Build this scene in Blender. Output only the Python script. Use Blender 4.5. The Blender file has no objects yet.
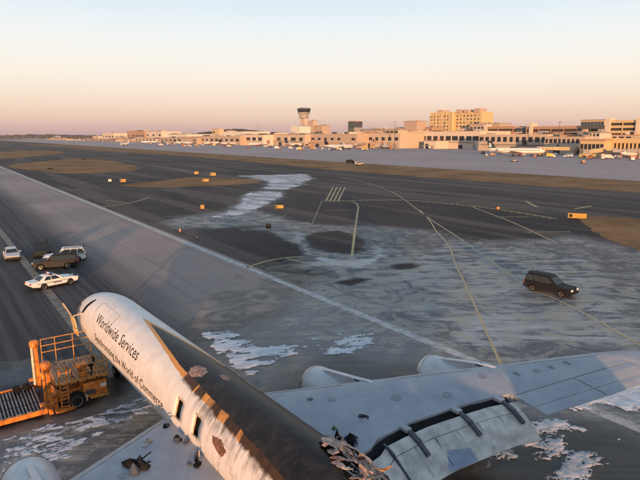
import bpy, bmesh, math, random
import numpy as np
from mathutils import Vector, Matrix
R = math.radians
random.seed(7); RNG = np.random.default_rng(11)
sc = bpy.context.scene
COL = sc.collection
# ------------------------------------------------------------------ camera
FPX, HY, CAMH = 545.0, 135.4, 16.66          # focal length in 640-wide pixels, horizon row, eye height (m)
PITCH = math.atan((240-HY)/FPX)
cam = bpy.data.cameras.new('camera'); camo = bpy.data.objects.new('camera', cam); COL.objects.link(camo)
cam.sensor_width = 36; cam.lens = FPX/640*36; cam.clip_start = .2; cam.clip_end = 40000
camo.location = (0, 0, CAMH); camo.rotation_euler = (math.pi/2-PITCH, 0, 0)
sc.camera = camo
# ------------------------------------------------------------------ sky, sun, exposure
SUN_EL, SUN_DIR = R(4.2), R(-3.0)             # shadows fall towards azimuth SUN_DIR (from +Y, clockwise)
world = bpy.data.worlds.new('World'); sc.world = world; world.use_nodes = True
wn = world.node_tree.nodes; wl = world.node_tree.links
bg = wn['Background']
sky = wn.new('ShaderNodeTexSky'); sky.sky_type = 'NISHITA'; sky.sun_disc = False
sky.sun_elevation = SUN_EL; sky.sun_rotation = SUN_DIR+math.pi
sky.altitude = 10; sky.air_density = 1.0; sky.dust_density = 1.6; sky.ozone_density = 2.0
# twilight-bright anti-solar sky: the Nishita sky tempered by an even gradient of elevation, the same all round
tc = wn.new('ShaderNodeTexCoord'); sx = wn.new('ShaderNodeSeparateXYZ'); wl.new(tc.outputs['Generated'], sx.inputs[0])
rp = wn.new('ShaderNodeValToRGB'); wl.new(sx.outputs['Z'], rp.inputs[0]); cr = rp.color_ramp; cr.interpolation = 'B_SPLINE'
def _lin(r, g, b): return tuple(((c/255+.055)/1.055)**2.4 for c in (r, g, b))+(1,)
_st = [(0, (190, 156, 160)), (.010, (212, 176, 170)), (.028, (240, 204, 182)), (.058, (251, 228, 205)), (.10, (254, 244, 229)), (.15, (248, 248, 244)), (.20, (232, 243, 248)), (.27, (204, 226, 243)), (.45, (178, 201, 222)), (1.0, (138, 165, 200))]
while len(cr.elements) < len(_st): cr.elements.new(.5)
for e_, (p_, c_) in zip(cr.elements, _st): e_.position = p_; e_.color = _lin(*c_)
sk = wn.new('ShaderNodeMix'); sk.data_type = 'RGBA'; sk.blend_type = 'MULTIPLY'; sk.inputs[0].default_value = 1
wl.new(sky.outputs['Color'], sk.inputs[6]); sk.inputs[7].default_value = (.10, .10, .10, 1)
mxs = wn.new('ShaderNodeMix'); mxs.data_type = 'RGBA'; mxs.inputs[0].default_value = .95
wl.new(sk.outputs[2], mxs.inputs[6]); wl.new(rp.outputs[0], mxs.inputs[7])
wl.new(mxs.outputs[2], bg.inputs['Color']); bg.inputs['Strength'].default_value = .69
sun = bpy.data.lights.new('sun', 'SUN'); suno = bpy.data.objects.new('sun', sun); COL.objects.link(suno)
sun.energy = 5.0; sun.angle = R(.6); sun.color = (1, .54, .25)
sd = Vector((math.sin(SUN_DIR)*math.cos(SUN_EL), math.cos(SUN_DIR)*math.cos(SUN_EL), -math.sin(SUN_EL)))
suno.rotation_euler = sd.to_track_quat('-Z', 'Y').to_euler(); suno.location = (0, -50, 40)
sc.view_settings.view_transform = 'Standard'; sc.view_settings.look = 'None'
sc.view_settings.exposure = 0.6; sc.view_settings.gamma = 1; sc.view_settings.use_curve_mapping = False
sc.render.engine = 'CYCLES'
# ------------------------------------------------------------------ geometry of the place
AZ = R(-35.515)                               # heading of the runway, from +Y clockwise
SA, CA = math.sin(AZ), math.cos(AZ)
UCL = 9.2                                     # runway centre line, metres right of the camera
def ray(px, py):
    a, b = (px-320)/FPX, (240-py)/FPX
    return Vector((a, math.cos(PITCH)+b*math.sin(PITCH), -math.sin(PITCH)+b*math.cos(PITCH)))
def G(px, py, z=0.0):
    d = ray(px, py); t = (z-CAMH)/d.z
    return Vector((d.x*t, d.y*t, z))
def W(s, u, z=0.0): return Vector((s*SA+u*CA, s*CA-u*SA, z))
def SU(P): return (P[0]*SA+P[1]*CA, P[0]*CA-P[1]*SA)
def ATU(px, py, u):                           # the point of a pixel's ray on the vertical plane u = const
    d = ray(px, py); du = d.x*CA-d.y*SA; t = u/du
    return Vector((d.x*t, d.y*t, CAMH+d.z*t))
ROT_BLD = math.atan2(-CA, -SA)                # local x = -s (rightwards facing the terminals), local y = +u
ROT_U = math.atan2(-SA, CA)                   # local x = +u, local y = +s
# ------------------------------------------------------------------ materials
def srgb(r, g, b): return tuple(((c/255)/12.92 if c/255 <= .04045 else ((c/255+.055)/1.055)**2.4) for c in (r, g, b))
class NT:
    def __init__(s, name):
        s.m = bpy.data.materials.new(name); s.m.use_nodes = True
        s.n = s.m.node_tree.nodes; s.l = s.m.node_tree.links
        s.b = s.n['Principled BSDF']; s.out = s.n['Material Output']
    def node(s, t, **k):
        x = s.n.new(t)
        for a, v in k.items(): setattr(x, a, v)
        return x
    def set(s, sock, v):
        if isinstance(v, bpy.types.NodeSocket): s.l.new(v, sock)
        elif isinstance(v, (tuple, list)) and len(v) == 3 and sock.type == 'RGBA': sock.default_value = (*v, 1)
        else: sock.default_value = v
    def math(s, op, a, b=0.0, c=None, clamp=False):
        x = s.node('ShaderNodeMath', operation=op, use_clamp=clamp)
        s.set(x.inputs[0], a); s.set(x.inputs[1], b)
        if c is not None: s.set(x.inputs[2], c)
        return x.outputs[0]
    def mix(s, f, a, b):
        x = s.node('ShaderNodeMix', data_type='RGBA')
        s.set(x.inputs[0], f); s.set(x.inputs[6], a); s.set(x.inputs[7], b)
        return x.outputs[2]
    def step(s, v, a, b):
        x = s.node('ShaderNodeMapRange', interpolation_type='SMOOTHSTEP')
        s.set(x.inputs[0], v); s.set(x.inputs[1], a); s.set(x.inputs[2], b)
        return x.outputs[0]
    def coord(s, scale=(1, 1, 1), rot=(0, 0, 0), kind='Object'):
        t = s.node('ShaderNodeTexCoord'); mp = s.node('ShaderNodeMapping')
        mp.inputs['Scale'].default_value = scale; mp.inputs['Rotation'].default_value = rot
        s.l.new(t.outputs[kind], mp.inputs[0]); return mp.outputs[0]
    def noise(s, vec, scale, detail=4, rough=.55, dist=0):
        x = s.node('ShaderNodeTexNoise'); s.l.new(vec, x.inputs['Vector'])
        x.inputs['Scale'].default_value = scale; x.inputs['Detail'].default_value = detail
        x.inputs['Roughness'].default_value = rough; x.inputs['Distortion'].default_value = dist
        return x.outputs['Fac']
    def xyz(s, v):
        x = s.node('ShaderNodeSeparateXYZ'); s.l.new(v, x.inputs[0]); return x.outputs
    def bump(s, h, strength=.3, dist=.02):
        x = s.node('ShaderNodeBump'); s.l.new(h, x.inputs['Height'])
        x.inputs['Strength'].default_value = strength; x.inputs['Distance'].default_value = dist
        s.l.new(x.outputs[0], s.b.inputs['Normal'])
    def base(s, c, rough=.6, metal=0.0, spec=None):
        s.set(s.b.inputs['Base Color'], c); s.set(s.b.inputs['Roughness'], rough); s.set(s.b.inputs['Metallic'], metal)
        if spec is not None: s.set(s.b.inputs['Specular IOR Level'], spec)
_mc = {}
def mat(name, c, rough=.55, metal=0.0, var=.25, scale=3.0, bump=0.0, dirt=None):
    if name in _mc: return _mc[name]
    t = NT(name); v = t.coord(); n = t.noise(v, scale, 5, .6)
    k = t.step(n, .3, .7)
    c2 = dirt or tuple(x*(1-var) for x in c)
    t.base(t.mix(k, tuple(c2), tuple(min(1, x*(1+var*.3)) for x in c)), rough, metal, .05 if max(c) < .06 and rough > .3 else None)
    if bump: t.bump(t.noise(v, scale*6, 3), bump, .01)
    _mc[name] = t.m; return t.m
# ------------------------------------------------------------------ mesh building
class MB:
    def __init__(s): s.v = []; s.f = []
    def add(s, V, F):
        o = len(s.v); s.v += [tuple(p) for p in V]; s.f += [tuple(i+o for i in q) for q in F]; return s
    def box(s, x0, x1, y0, y1, z0, z1):
        return s.add([(x0,y0,z0),(x1,y0,z0),(x1,y1,z0),(x0,y1,z0),(x0,y0,z1),(x1,y0,z1),(x1,y1,z1),(x0,y1,z1)],
                     [(0,3,2,1),(4,5,6,7),(0,1,5,4),(1,2,6,5),(2,3,7,6),(3,0,4,7)])
    def tube(s, a, b, r, r2=None, n=8, cap=True):
        a, b = Vector(a), Vector(b); d = (b-a).normalized(); r2 = r if r2 is None else r2
        e = d.orthogonal().normalized(); g = d.cross(e)
        V = []
        for P, q in ((a, r), (b, r2)):
            for i in range(n):
                t = 2*math.pi*i/n; V.append(P+e*(q*math.cos(t))+g*(q*math.sin(t)))
        F = [(i, (i+1) % n, n+(i+1) % n, n+i) for i in range(n)]
        if cap: F += [tuple(range(n-1, -1, -1)), tuple(range(n, 2*n))]
        return s.add(V, F)
    def bar(s, a, b, w, h):                   # rectangular bar between two points
        a, b = Vector(a), Vector(b); d = (b-a).normalized()
        up = Vector((0, 0, 1)) if abs(d.z) < .95 else Vector((1, 0, 0))
        e = d.cross(up).normalized(); g = e.cross(d)
        V = [P+e*(i*w/2)+g*(j*h/2) for P in (a, b) for i, j in ((-1,-1),(1,-1),(1,1),(-1,1))]
        return s.add(V, [(0,1,2,3),(7,6,5,4),(0,4,5,1),(1,5,6,2),(2,6,7,3),(3,7,4,0)])
    def lathe(s, prof, n=16, axis='x', c=(0, 0, 0), cap=True):   # prof: (along, radius)
        V = []; F = []
        for a, r in prof:
            for i in range(n):
                t = 2*math.pi*i/n; p, q = r*math.cos(t), r*math.sin(t)
                V.append({'x': (a, p, q), 'y': (q, a, p), 'z': (p, q, a)}[axis])
        V = [(x+c[0], y+c[1], z+c[2]) for x, y, z in V]
        m = len(prof)
        for j in range(m-1):
            for i in range(n): F.append((j*n+i, j*n+(i+1) % n, (j+1)*n+(i+1) % n, (j+1)*n+i))
        if cap: F += [tuple(range(n-1, -1, -1)), tuple(range((m-1)*n, m*n))]
        return s.add(V, F)
    def prism(s, poly, y0, y1, sh=None):      # side profile (x, z) extruded across y; sh(x,z)->inset of half width
        n = len(poly); V = []
        for sg, y in ((0, y0), (1, y1)):
            for x, z in poly:
                k = sh(x, z) if sh else 0
                V.append((x, y+(k if sg == 0 else -k), z))
        return s.add(V, [tuple(range(n)), tuple(range(2*n-1, n-1, -1))]+[(i, i+n, (i+1) % n+n, (i+1) % n) for i in range(n)])
    def mesh(s, name):
        me = bpy.data.meshes.new(name); me.from_pydata(s.v, [], s.f)
        bm = bmesh.new(); bm.from_mesh(me); bmesh.ops.recalc_face_normals(bm, faces=bm.faces); bm.to_mesh(me); bm.free()
        return me
    def build(s, name, m, parent=None, smooth=False, bevel=0, loc=None, rz=None, seg=2, auto=None):
        me = s.mesh(name)
        return put(name, me, m, parent, smooth, bevel, loc, rz, seg, auto)
def put(name, me, m, parent=None, smooth=False, bevel=0, loc=None, rz=None, seg=2, auto=None):
    o = bpy.data.objects.new(name, me); COL.objects.link(o)
    if m is not None: me.materials.append(m)
    if smooth: me.shade_smooth()
    if auto is not None: me.shade_smooth(); me.set_sharp_from_angle(angle=R(auto))
    if bevel:
        b = o.modifiers.new('bevel', 'BEVEL'); b.width = bevel; b.segments = seg; b.limit_method = 'ANGLE'; b.angle_limit = R(35)
        me.shade_smooth(); me.set_sharp_from_angle(angle=R(40)); b.harden_normals = False
    if parent: o.parent = parent
    if loc is not None: o.location = loc
    if rz is not None: o.rotation_euler = (0, 0, rz)
    return o
def thing(name, label, cat, loc=(0, 0, 0), rz=0, group=None):
    o = bpy.data.objects.new(name, None); COL.objects.link(o); o.location = loc; o.rotation_euler = (0, 0, rz)
    o.empty_display_size = .3
    return tag(o, label, cat, group)
def tag(o, label=None, cat=None, group=None, kind=None):
    if label: o['label'] = label
    if cat: o['category'] = cat
    if group: o['group'] = group
    if kind: o['kind'] = kind
    return o
KIDS = {}
def clone(o, loc, rz, label=None, group=None, scale=None, parent=None, matmap=None):
    c = o.copy(); COL.objects.link(c)
    if parent is None:
        c.location = loc; c.rotation_euler = (0, 0, rz)
        if label: c['label'] = label
        if group: c['group'] = group
        if scale: c.scale = (scale,)*3
    else: c.parent = parent
    for ch in list(o.children):
        clone(ch, None, None, parent=c)
    return c
# numpy value noise
_T = RNG.random((256, 256))
def vnoise(x, y):
    xi = np.floor(x).astype(int); yi = np.floor(y).astype(int); fx = x-xi; fy = y-yi
    fx = fx*fx*(3-2*fx); fy = fy*fy*(3-2*fy)
    a = _T[xi % 256, yi % 256]; b = _T[(xi+1) % 256, yi % 256]; c = _T[xi % 256, (yi+1) % 256]; d = _T[(xi+1) % 256, (yi+1) % 256]
    return (a*(1-fx)+b*fx)*(1-fy)+(c*(1-fx)+d*fx)*fy
def fbm(x, y, o=5, g=.55):
    s = 0; a = 1; t = 0
    for i in range(o):
        s = s+a*vnoise(x*2**i+17.3*i, y*2**i+5.1*i); t += a; a *= g
    return s/t
def polydist(X, Y, poly):                      # signed distance to polygon, positive inside
    n = len(poly); best = np.full(X.shape, 1e9); ins = np.zeros(X.shape, bool)
    for i in range(n):
        ax, ay = poly[i][0], poly[i][1]; bx, by = poly[(i+1) % n][0], poly[(i+1) % n][1]
        ex, ey = bx-ax, by-ay; L = ex*ex+ey*ey+1e-9
        t = np.clip(((X-ax)*ex+(Y-ay)*ey)/L, 0, 1)
        best = np.minimum(best, np.hypot(X-ax-t*ex, Y-ay-t*ey))
        cond = ((ay > Y) != (by > Y)) & (X < (bx-ax)*(Y-ay)/(by-ay+1e-12)+ax)
        ins ^= cond
    return np.where(ins, best, -best)
# ================================================================== GROUND
def sheet(name, pts, z, m, kind='structure', parent=None):
    me = bpy.data.meshes.new(name); me.from_pydata([(p[0], p[1], z) for p in pts], [], [tuple(range(len(pts)))])
    bm = bmesh.new(); bm.from_mesh(me); bmesh.ops.recalc_face_normals(bm, faces=bm.faces)
    for f in bm.faces:
        if f.normal.z < 0: f.normal_flip()
    bm.to_mesh(me); bm.free()
    o = put(name, me, m, parent)
    if kind: tag(o, kind=kind)
    return o
# -- base land
t = NT('dry_land'); v = t.coord(); n1 = t.noise(v, .004, 6, .6); n2 = t.noise(v, .05, 5)
t.base(t.mix(t.step(n1, .35, .65), t.mix(n2, (.045, .05, .03), (.10, .085, .055)), t.mix(n2, (.13, .11, .10), (.17, .145, .12))), .95, 0, .2)
sheet('ground', [(-14000, -6000), (14000, -6000), (14000, 16000), (-14000, 16000)], 0, t.m)
# -- asphalt of the taxiways, in runway axes
def rw_sheet(name, s0, s1, u0, u1, z, m):
    o = MB().add([(s0, -u0, 0), (s1, -u0, 0), (s1, -u1, 0), (s0, -u1, 0)], [(0, 3, 2, 1)]).build(name, m)
    if o.data.polygons[0].normal.z < 0: o.data.flip_normals()
    o.location.z = z; o.rotation_euler = (0, 0, math.pi/2-AZ); tag(o, kind='structure'); return o
# local x = s, local y = -u
def asphalt_mat(name, lo, hi, patch, rough=.62):
    t = NT(name); v = t.coord(); vs = t.coord((.25, 1, 1))
    big = t.noise(v, .018, 5, .6, .6); mid = t.noise(vs, .16, 6, .65); fine = t.noise(v, 9, 3, .7)
    c = t.mix(t.step(big, .35, .68), lo, hi)
    c = t.mix(t.math('MULTIPLY', t.step(mid, .52, .72), .55), c, patch)
    c = t.mix(t.math('MULTIPLY', t.step(t.noise(vs, .045, 6, .7, 1.2), .5, .64), .5), c, tuple(x*.55 for x in lo))
    c = t.mix(t.math('MULTIPLY', fine, .35), c, tuple(x*.6 for x in lo))
    lanes = t.noise(t.coord((.006, .12, 1)), 1.0, 3, .6); c = t.mix(t.math('MULTIPLY', t.step(lanes, .50, .56), .55), c, tuple(x*1.15 for x in patch))
    tar = t.math('ABSOLUTE', t.math('SUBTRACT', t.noise(t.coord((.05, .35, 1)), .6, 4, .6, .3), .5)); c = t.mix(t.math('MULTIPLY', t.step(tar, .006, .002), .6), c, (.012, .011, .011))
    # crack sealing lines and joints
    br = t.node('ShaderNodeTexBrick'); t.l.new(v, br.inputs['Vector']); br.inputs['Scale'].default_value = .08
    br.inputs['Mortar Size'].default_value = .008; br.inputs['Mortar Smooth'].default_value = .4
    c = t.mix(t.math('MULTIPLY', br.outputs['Fac'], .35), c, tuple(x*.5 for x in lo))
    t.base(c, t.math('ADD', rough+.1, t.math('MULTIPLY', mid, .2)), 0, .16)
    t.bump(fine, .25, .01); return t.m
M_ASPH = asphalt_mat('taxiway_asphalt', (.038, .029, .025), (.074, .056, .048), (.125, .092, .074))
rw_sheet('taxiway', -260, 2600, -140, 214, .004, M_ASPH)
# -- apron
t = NT('apron_concrete'); v = t.coord(); big = t.noise(v, .01, 5, .6); st = t.noise(t.coord((.08, 1, 1)), .12, 6, .6)
c = t.mix(t.step(big, .3, .7), (.30, .235, .215), (.37, .29, .265)); c = t.mix(t.math('MULTIPLY', t.step(st, .5, .75), .5), c, (.19, .15, .145))
br = t.node('ShaderNodeTexBrick'); t.l.new(v, br.inputs['Vector']); br.inputs['Scale'].default_value = .13; br.offset = 0
br.inputs['Mortar Size'].default_value = .006; br.inputs['Brick Width'].default_value = .8; br.inputs['Row Height'].default_value = .8
c = t.mix(t.math('MULTIPLY', br.outputs['Fac'], .3), c, (.1, .09, .09)); t.base(c, .8, 0, .3)
rw_sheet('apron', -260, 2600, 214, 900, .004, t.m)
# -- runway: old pavement, rubber along the centre line
t = NT('runway_pavement'); v = t.coord(); X = t.xyz(v); vs = t.coord((.03, 1, 1))
uu = t.math('ABSOLUTE', t.math('ADD', X[1], UCL-1.0))               # distance from the rubbered middle
wob = t.math('MULTIPLY', t.math('SUBTRACT', t.noise(vs, .35, 6, .7), .5), 6.0)
k = t.step(t.math('ADD', uu, wob), 5.5, 13.0)
big = t.noise(v, .03, 5, .6); fine = t.noise(v, 8, 3, .7); strk = t.noise(t.coord((.02, 1, 1)), 1.4, 5, .65)
c = t.mix(t.step(big, .35, .65), (.30, .235, .205), (.40, .305, .26))
c = t.mix(t.math('MULTIPLY', t.step(strk, .5, .68), .35), c, (.125, .105, .10))
dk = t.mix(t.step(strk, .40, .62), (.034, .031, .033), (.080, .070, .068))
c = t.mix(k, dk, c); c = t.mix(t.math('MULTIPLY', fine, .3), c, (.05, .045, .045))
# transverse construction lanes and skid arcs
br = t.node('ShaderNodeTexBrick'); t.l.new(v, br.inputs['Vector']); br.inputs['Scale'].default_value = .055; br.offset = 0
br.inputs['Mortar Size'].default_value = .004; br.inputs['Brick Width'].default_value = 1.4; br.inputs['Row Height'].default_value = .42
c = t.mix(t.math('MULTIPLY', br.outputs['Fac'], .4), c, (.05, .045, .045))
t.base(c, .78, 0, .2); t.bump(fine, .25, .01)
RWY = rw_sheet('runway', -260, 2600, UCL-23.6, UCL+23.6, .008, t.m)
# -- grass: dry strips and islands
t = NT('dry_grass'); v = t.coord(); n = t.noise(v, .05, 6, .65); f = t.noise(v, 1.6, 5, .7)
c = t.mix(t.step(n, .35, .65), (.19, .10, .045), (.33, .185, .085)); c = t.mix(t.math('MULTIPLY', t.step(f, .4, .7), .55), c, (.085, .07, .028))
t.base(c, .95, 0, .1); t.bump(f, .8, .15); M_GRASS = t.m
def blob(pts, jit, seed, sub=6):
    rg = random.Random(seed); out = []
    n = len(pts)
    for i in range(n):                        # Catmull-Rom through the outline, with ragged edge
        p0, p1, p2, p3 = (Vector(pts[(i+k-1) % n][:2]) for k in range(4))
        for j in range(sub):
            q = j/sub
            P = .5*((2*p1)+(p2-p0)*q+(2*p0-5*p1+4*p2-p3)*q*q+(3*p1-p0-3*p2+p3)*q**3)
            out.append((P.x+rg.uniform(-jit, jit), P.y+rg.uniform(-jit, jit)))
    return out
pts = []
for i in range(140):
    s = -120+i*9.0; pts.append(W(s, 168+6*math.sin(i*.13)+random.uniform(-1.2, 1.2)-12*max(0, (s-300)/600)))
for i in range(139, -1, -1): pts.append(W(-120+i*9.0, 213.5))
sheet('grass_strip', pts, .012, M_GRASS)
isl = {'grass_island': [(8,166),(40,161.5),(85,158.5),(118,162),(140,168),(122,172),(70,173.5),(28,170)],
       'grass_verge': [(-60,158),(-10,152),(50,150.5),(62,153),(30,157),(-20,160)],
       'grass_corner': [(577,217),(600,216.5),(640,219),(720,226),(760,290),(690,268),(640,251),(600,234.5)],
       'grass_patch': [(120,185),(160,181),(190,177.5),(235,178.5),(262,181),(240,184.5),(190,186.5),(150,187.5)]}
for i, (nm, q) in enumerate(isl.items()):
    sheet(nm, blob([G(*p) for p in q], {'grass_corner': .45, 'grass_patch': .35}.get(nm, 1.3), i, 16), .012, M_GRASS)
# -- painted lines
def paint_mat(name, c, wear, under=(.06, .055, .05)):
    t = NT(name); v = t.coord(kind='Object'); n = t.noise(v, .9, 6, .75); f = t.noise(v, 7, 4, .7)
    k = t.step(t.math('ADD', t.math('MULTIPLY', n, .6), t.math('MULTIPLY', f, .4)), wear-.10, wear+.12)
    t.base(t.mix(k, under, c), .6, 0, .3); return t.m
M_YEL = paint_mat('yellow_paint', (.50, .37, .15), .44); M_WHT = paint_mat('white_paint', (.50, .47, .44), .44)
M_TANP = paint_mat('tan_paint', (.46, .34, .18), .42, (.18, .155, .13))
M_OLD = paint_mat('faded_paint', (.24, .20, .14), .48)
def stripe(name, path, width, m, z=.026):      # path of world points on the ground
    P = [Vector((p[0], p[1], 0)) for p in path]; V = []; F = []
    for i, p in enumerate(P):
        d = (P[min(i+1, len(P)-1)]-P[max(i-1, 0)]).normalized(); nn = Vector((-d.y, d.x, 0))*width/2
        V += [(p.x+nn.x, p.y+nn.y, z), (p.x-nn.x, p.y-nn.y, z)]
    for i in range(len(P)-1): F.append((2*i, 2*i+1, 2*i+3, 2*i+2))
    me = bpy.data.meshes.new(name); me.from_pydata(V, [], F); me.update()
    if me.polygons[0].normal.z < 0: me.flip_normals()
    return tag(put(name, me, m), kind='structure')
def smooth(pp, n=8):
    out = []; P = [Vector(p[:2]) for p in pp]
    for i in range(len(P)-1):
        p0, p1, p2, p3 = P[max(i-1, 0)], P[i], P[i+1], P[min(i+2, len(P)-1)]
        for j in range(n):
            q = j/n; out.append(.5*((2*p1)+(p2-p0)*q+(2*p0-5*p1+4*p2-p3)*q*q+(3*p1-p0-3*p2+p3)*q**3))
    return out+[P[-1]]
EDGE = UCL+22.6
stripe('runway_edge_line', [W(-200+i*40, EDGE) for i in range(60)], .9, M_WHT)
k = 0
for s0 in (-11.5, 49.5-12, 49.5+43, 49.5+43+61, 49.5+43+122, 49.5+43+183):
    L = 37 if k != 1 else 48
    stripe('centre_line_dash', [W(s0, UCL-.1), W(s0+L, UCL-.1)], .9, M_OLD); k += 1
def pl(name, px, w, m=None, sm=True):
    P = [G(*p) for p in px]; stripe(name, smooth(P) if sm and len(P) > 2 else P, w, m or M_YEL)
pl('taxi_line', [(338,176.5),(355,180),(372,184.5),(392,192),(406,201),(430,219),(462,240),(489,259.5),(523,284),(564,303),(600,322),(640,345),(700,380)], .26, M_TANP)
pl('taxi_line', [(420,210),(430,221),(436,231),(449,246),(455,263),(466,286),(478,313),(489,338),(501,365)], .24, M_TANP)
pl('taxi_line', [(322,201),(340,201),(353,202),(358,206),(357,216),(355,230),(352,256)], .40)
pl('taxi_line', [(325,210.3),(340,210.2),(357,210)], .3)
pl('taxi_line', [(322,201),(315,217),(307,236)], .26, M_OLD)
pl('taxi_line', [(247,267.5),(268,261),(289,257.5),(306,257)], .40); pl('taxi_line', [(287,258.5),(305,263)], .32, M_YEL, False)
pl('taxi_line', [(102,207),(118,205),(133,202.5),(149,197.5)], .45); pl('taxi_line', [(105,200.5),(118,202),(131,203.2)], .4)
pl('taxi_line', [(472,207),(509,221),(557,243)], .34); pl('taxi_line', [(477,205),(511,208.5)], .4, M_OLD, False)
pl('taxi_line', [(494,217),(528,217)], .4, M_YEL, False); pl('taxi_line', [(527,232.3),(570,231.8)], .4, M_YEL, False)
pl('taxi_line', [(525,201),(537,207)], .7, M_YEL, False); pl('taxi_line', [(575,209),(591,206)], .7, M_YEL, False)
pl('taxi_line', [(585,207),(640,211.5),(720,217)], .3, M_OLD); pl('taxi_line', [(340,178),(400,181),(480,186.5),(560,194),(640,203.5),(740,215)], .35, M_OLD)
pl('taxi_line', [(455,203),(475,200),(500,200),(530,201.5),(575,205)], .3, M_OLD)
pl('taxi_line', [(150,165),(176,169),(190,172.5)], .8, M_OLD); pl('taxi_line', [(80,183),(96,181.5),(110,181.8)], .6, M_OLD)
pl('taxi_line', [(0,190),(60,190),(130,189),(220,192),(330,187)], .35, M_OLD)
pl('taxi_line', [(330,195),(420,190.5),(520,192),(640,200)], .25, M_OLD)
# hold-short marking across the taxiway: two solid lines and a row of dashes
hold = smooth([G(*p) for p in [(327,201.5),(365,200.3),(405,200.2),(440,203),(475,206.3),(512,211.5),(556,219)]], 12)
stripe('hold_line', hold, .28, M_YEL); 
def off(path, d):
    o = []
    for i, p in enumerate(path):
        t_ = (path[min(i+1, len(path)-1)]-path[max(i-1, 0)]).normalized(); o.append(p+Vector((-t_.y, t_.x))*d)
    return o
stripe('hold_line', off(hold, .6), .28, M_YEL)
h2 = off(hold, -.7)
for i in range(0, len(h2)-1, 2): stripe('hold_dash', [h2[i], h2[i+1]], .45, M_YEL)
for k in range(4):
    x = 326+4*k; pl('ladder_bar', [(x+7,187.3),(x,201)], .42, M_YEL, False)
pl('ladder_bar', [(318,187),(334,187)], .5, M_OLD, False)
# ================================================================== FOAM FILM (thin dried residue on the pavement)
film_t = NT('foam_residue'); t = film_t
att = t.node('ShaderNodeAttribute', attribute_name='foam').outputs['Fac']; wat = t.node('ShaderNodeAttribute', attribute_name='wet').outputs['Fac']
v1 = t.coord((.30, 1.6, 1), (0, 0, R(16))); v2 = t.coord((1, 1, 1))
w = t.noise(v1, .40, 6, .62, 1.0); w2 = t.noise(v2, .22, 6, .62, 2.0); w3 = t.noise(t.coord((.14, 1.5, 1), (0, 0, R(24))), 1.0, 5, .65, .4)
cmb = t.math('ADD', t.math('ADD', t.math('MULTIPLY', w, .42), t.math('MULTIPLY', w2, .33)), t.math('MULTIPLY', w3, .25))
thr = t.math('SUBTRACT', .62, t.math('MULTIPLY', att, .28))
k = t.step(cmb, thr, t.math('ADD', thr, .17))
rd = t.math('ABSOLUTE', t.math('SUBTRACT', t.noise(t.coord((.45, 1.5, 1), (0, 0, R(14))), .5, 7, .68, 1.6), .5)); rd2 = t.math('ABSOLUTE', t.math('SUBTRACT', t.noise(t.coord((.22, 2.0, 1), (0, 0, R(22))), .8, 6, .7, .8), .5))
fil = t.math('MAXIMUM', t.step(rd, .035, .008), t.math('MULTIPLY', t.step(rd2, .04, .01), .8))
fil = t.math('MULTIPLY', t.math('MULTIPLY', fil, t.step(att, .15, .7)), t.step(w2, .36, .58))
k = t.math('MULTIPLY', k, t.math('ADD', .34, t.math('MULTIPLY', att, .55)), clamp=True)
k = t.math('MAXIMUM', k, t.math('MULTIPLY', fil, .85))
k = t.math('MAXIMUM', k, t.math('MULTIPLY', t.step(att, .05, .5), .20))
kw = t.math('MULTIPLY', t.step(t.math('ADD', w2, t.math('MULTIPLY', wat, .45)), .50, .78), .86)
al = t.math('SUBTRACT', 1.0, t.math('MULTIPLY', t.math('SUBTRACT', 1.0, k), t.math('SUBTRACT', 1.0, kw)))
rel = t.math('DIVIDE', k, t.math('MAXIMUM', al, .001))
t.base(t.mix(rel, t.mix(t.step(t.math('ADD', t.math('MULTIPLY', w, .5), t.math('MULTIPLY', w3, .5)), .38, .62), (.011, .011, .009), (.060, .053, .036)), t.mix(t.step(w2, .42, .60), (.46, .465, .48), (.38, .34, .27))), t.math('ADD', .34, t.math('MULTIPLY', rel, .18)), 0, .38)
tr = t.node('ShaderNodeBsdfTransparent'); mx = t.node('ShaderNodeMixShader')
t.l.new(al, mx.inputs[0]); t.l.new(tr.outputs[0], mx.inputs[1]); t.l.new(t.b.outputs[0], mx.inputs[2]); t.l.new(mx.outputs[0], t.out.inputs['Surface'])
wet = [(.8, [(205,345),(262,322),(330,318),(420,330),(490,358),(640,392),(760,420),(760,520),(200,520)]),
       (.9, [(150,392),(178,414),(110,466),(60,520),(-80,520),(-80,448),(40,424),(100,408)]),
       (.55, [(262,322),(300,268),(380,252),(470,262),(560,280),(640,300),(720,340),(640,392),(490,358),(420,330)]),
       (.8, [(388,265),(408,261),(428,266),(420,271),(400,272)]), (.9, [(505,292),(560,290),(600,304),(570,312),(520,306)])]
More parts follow.
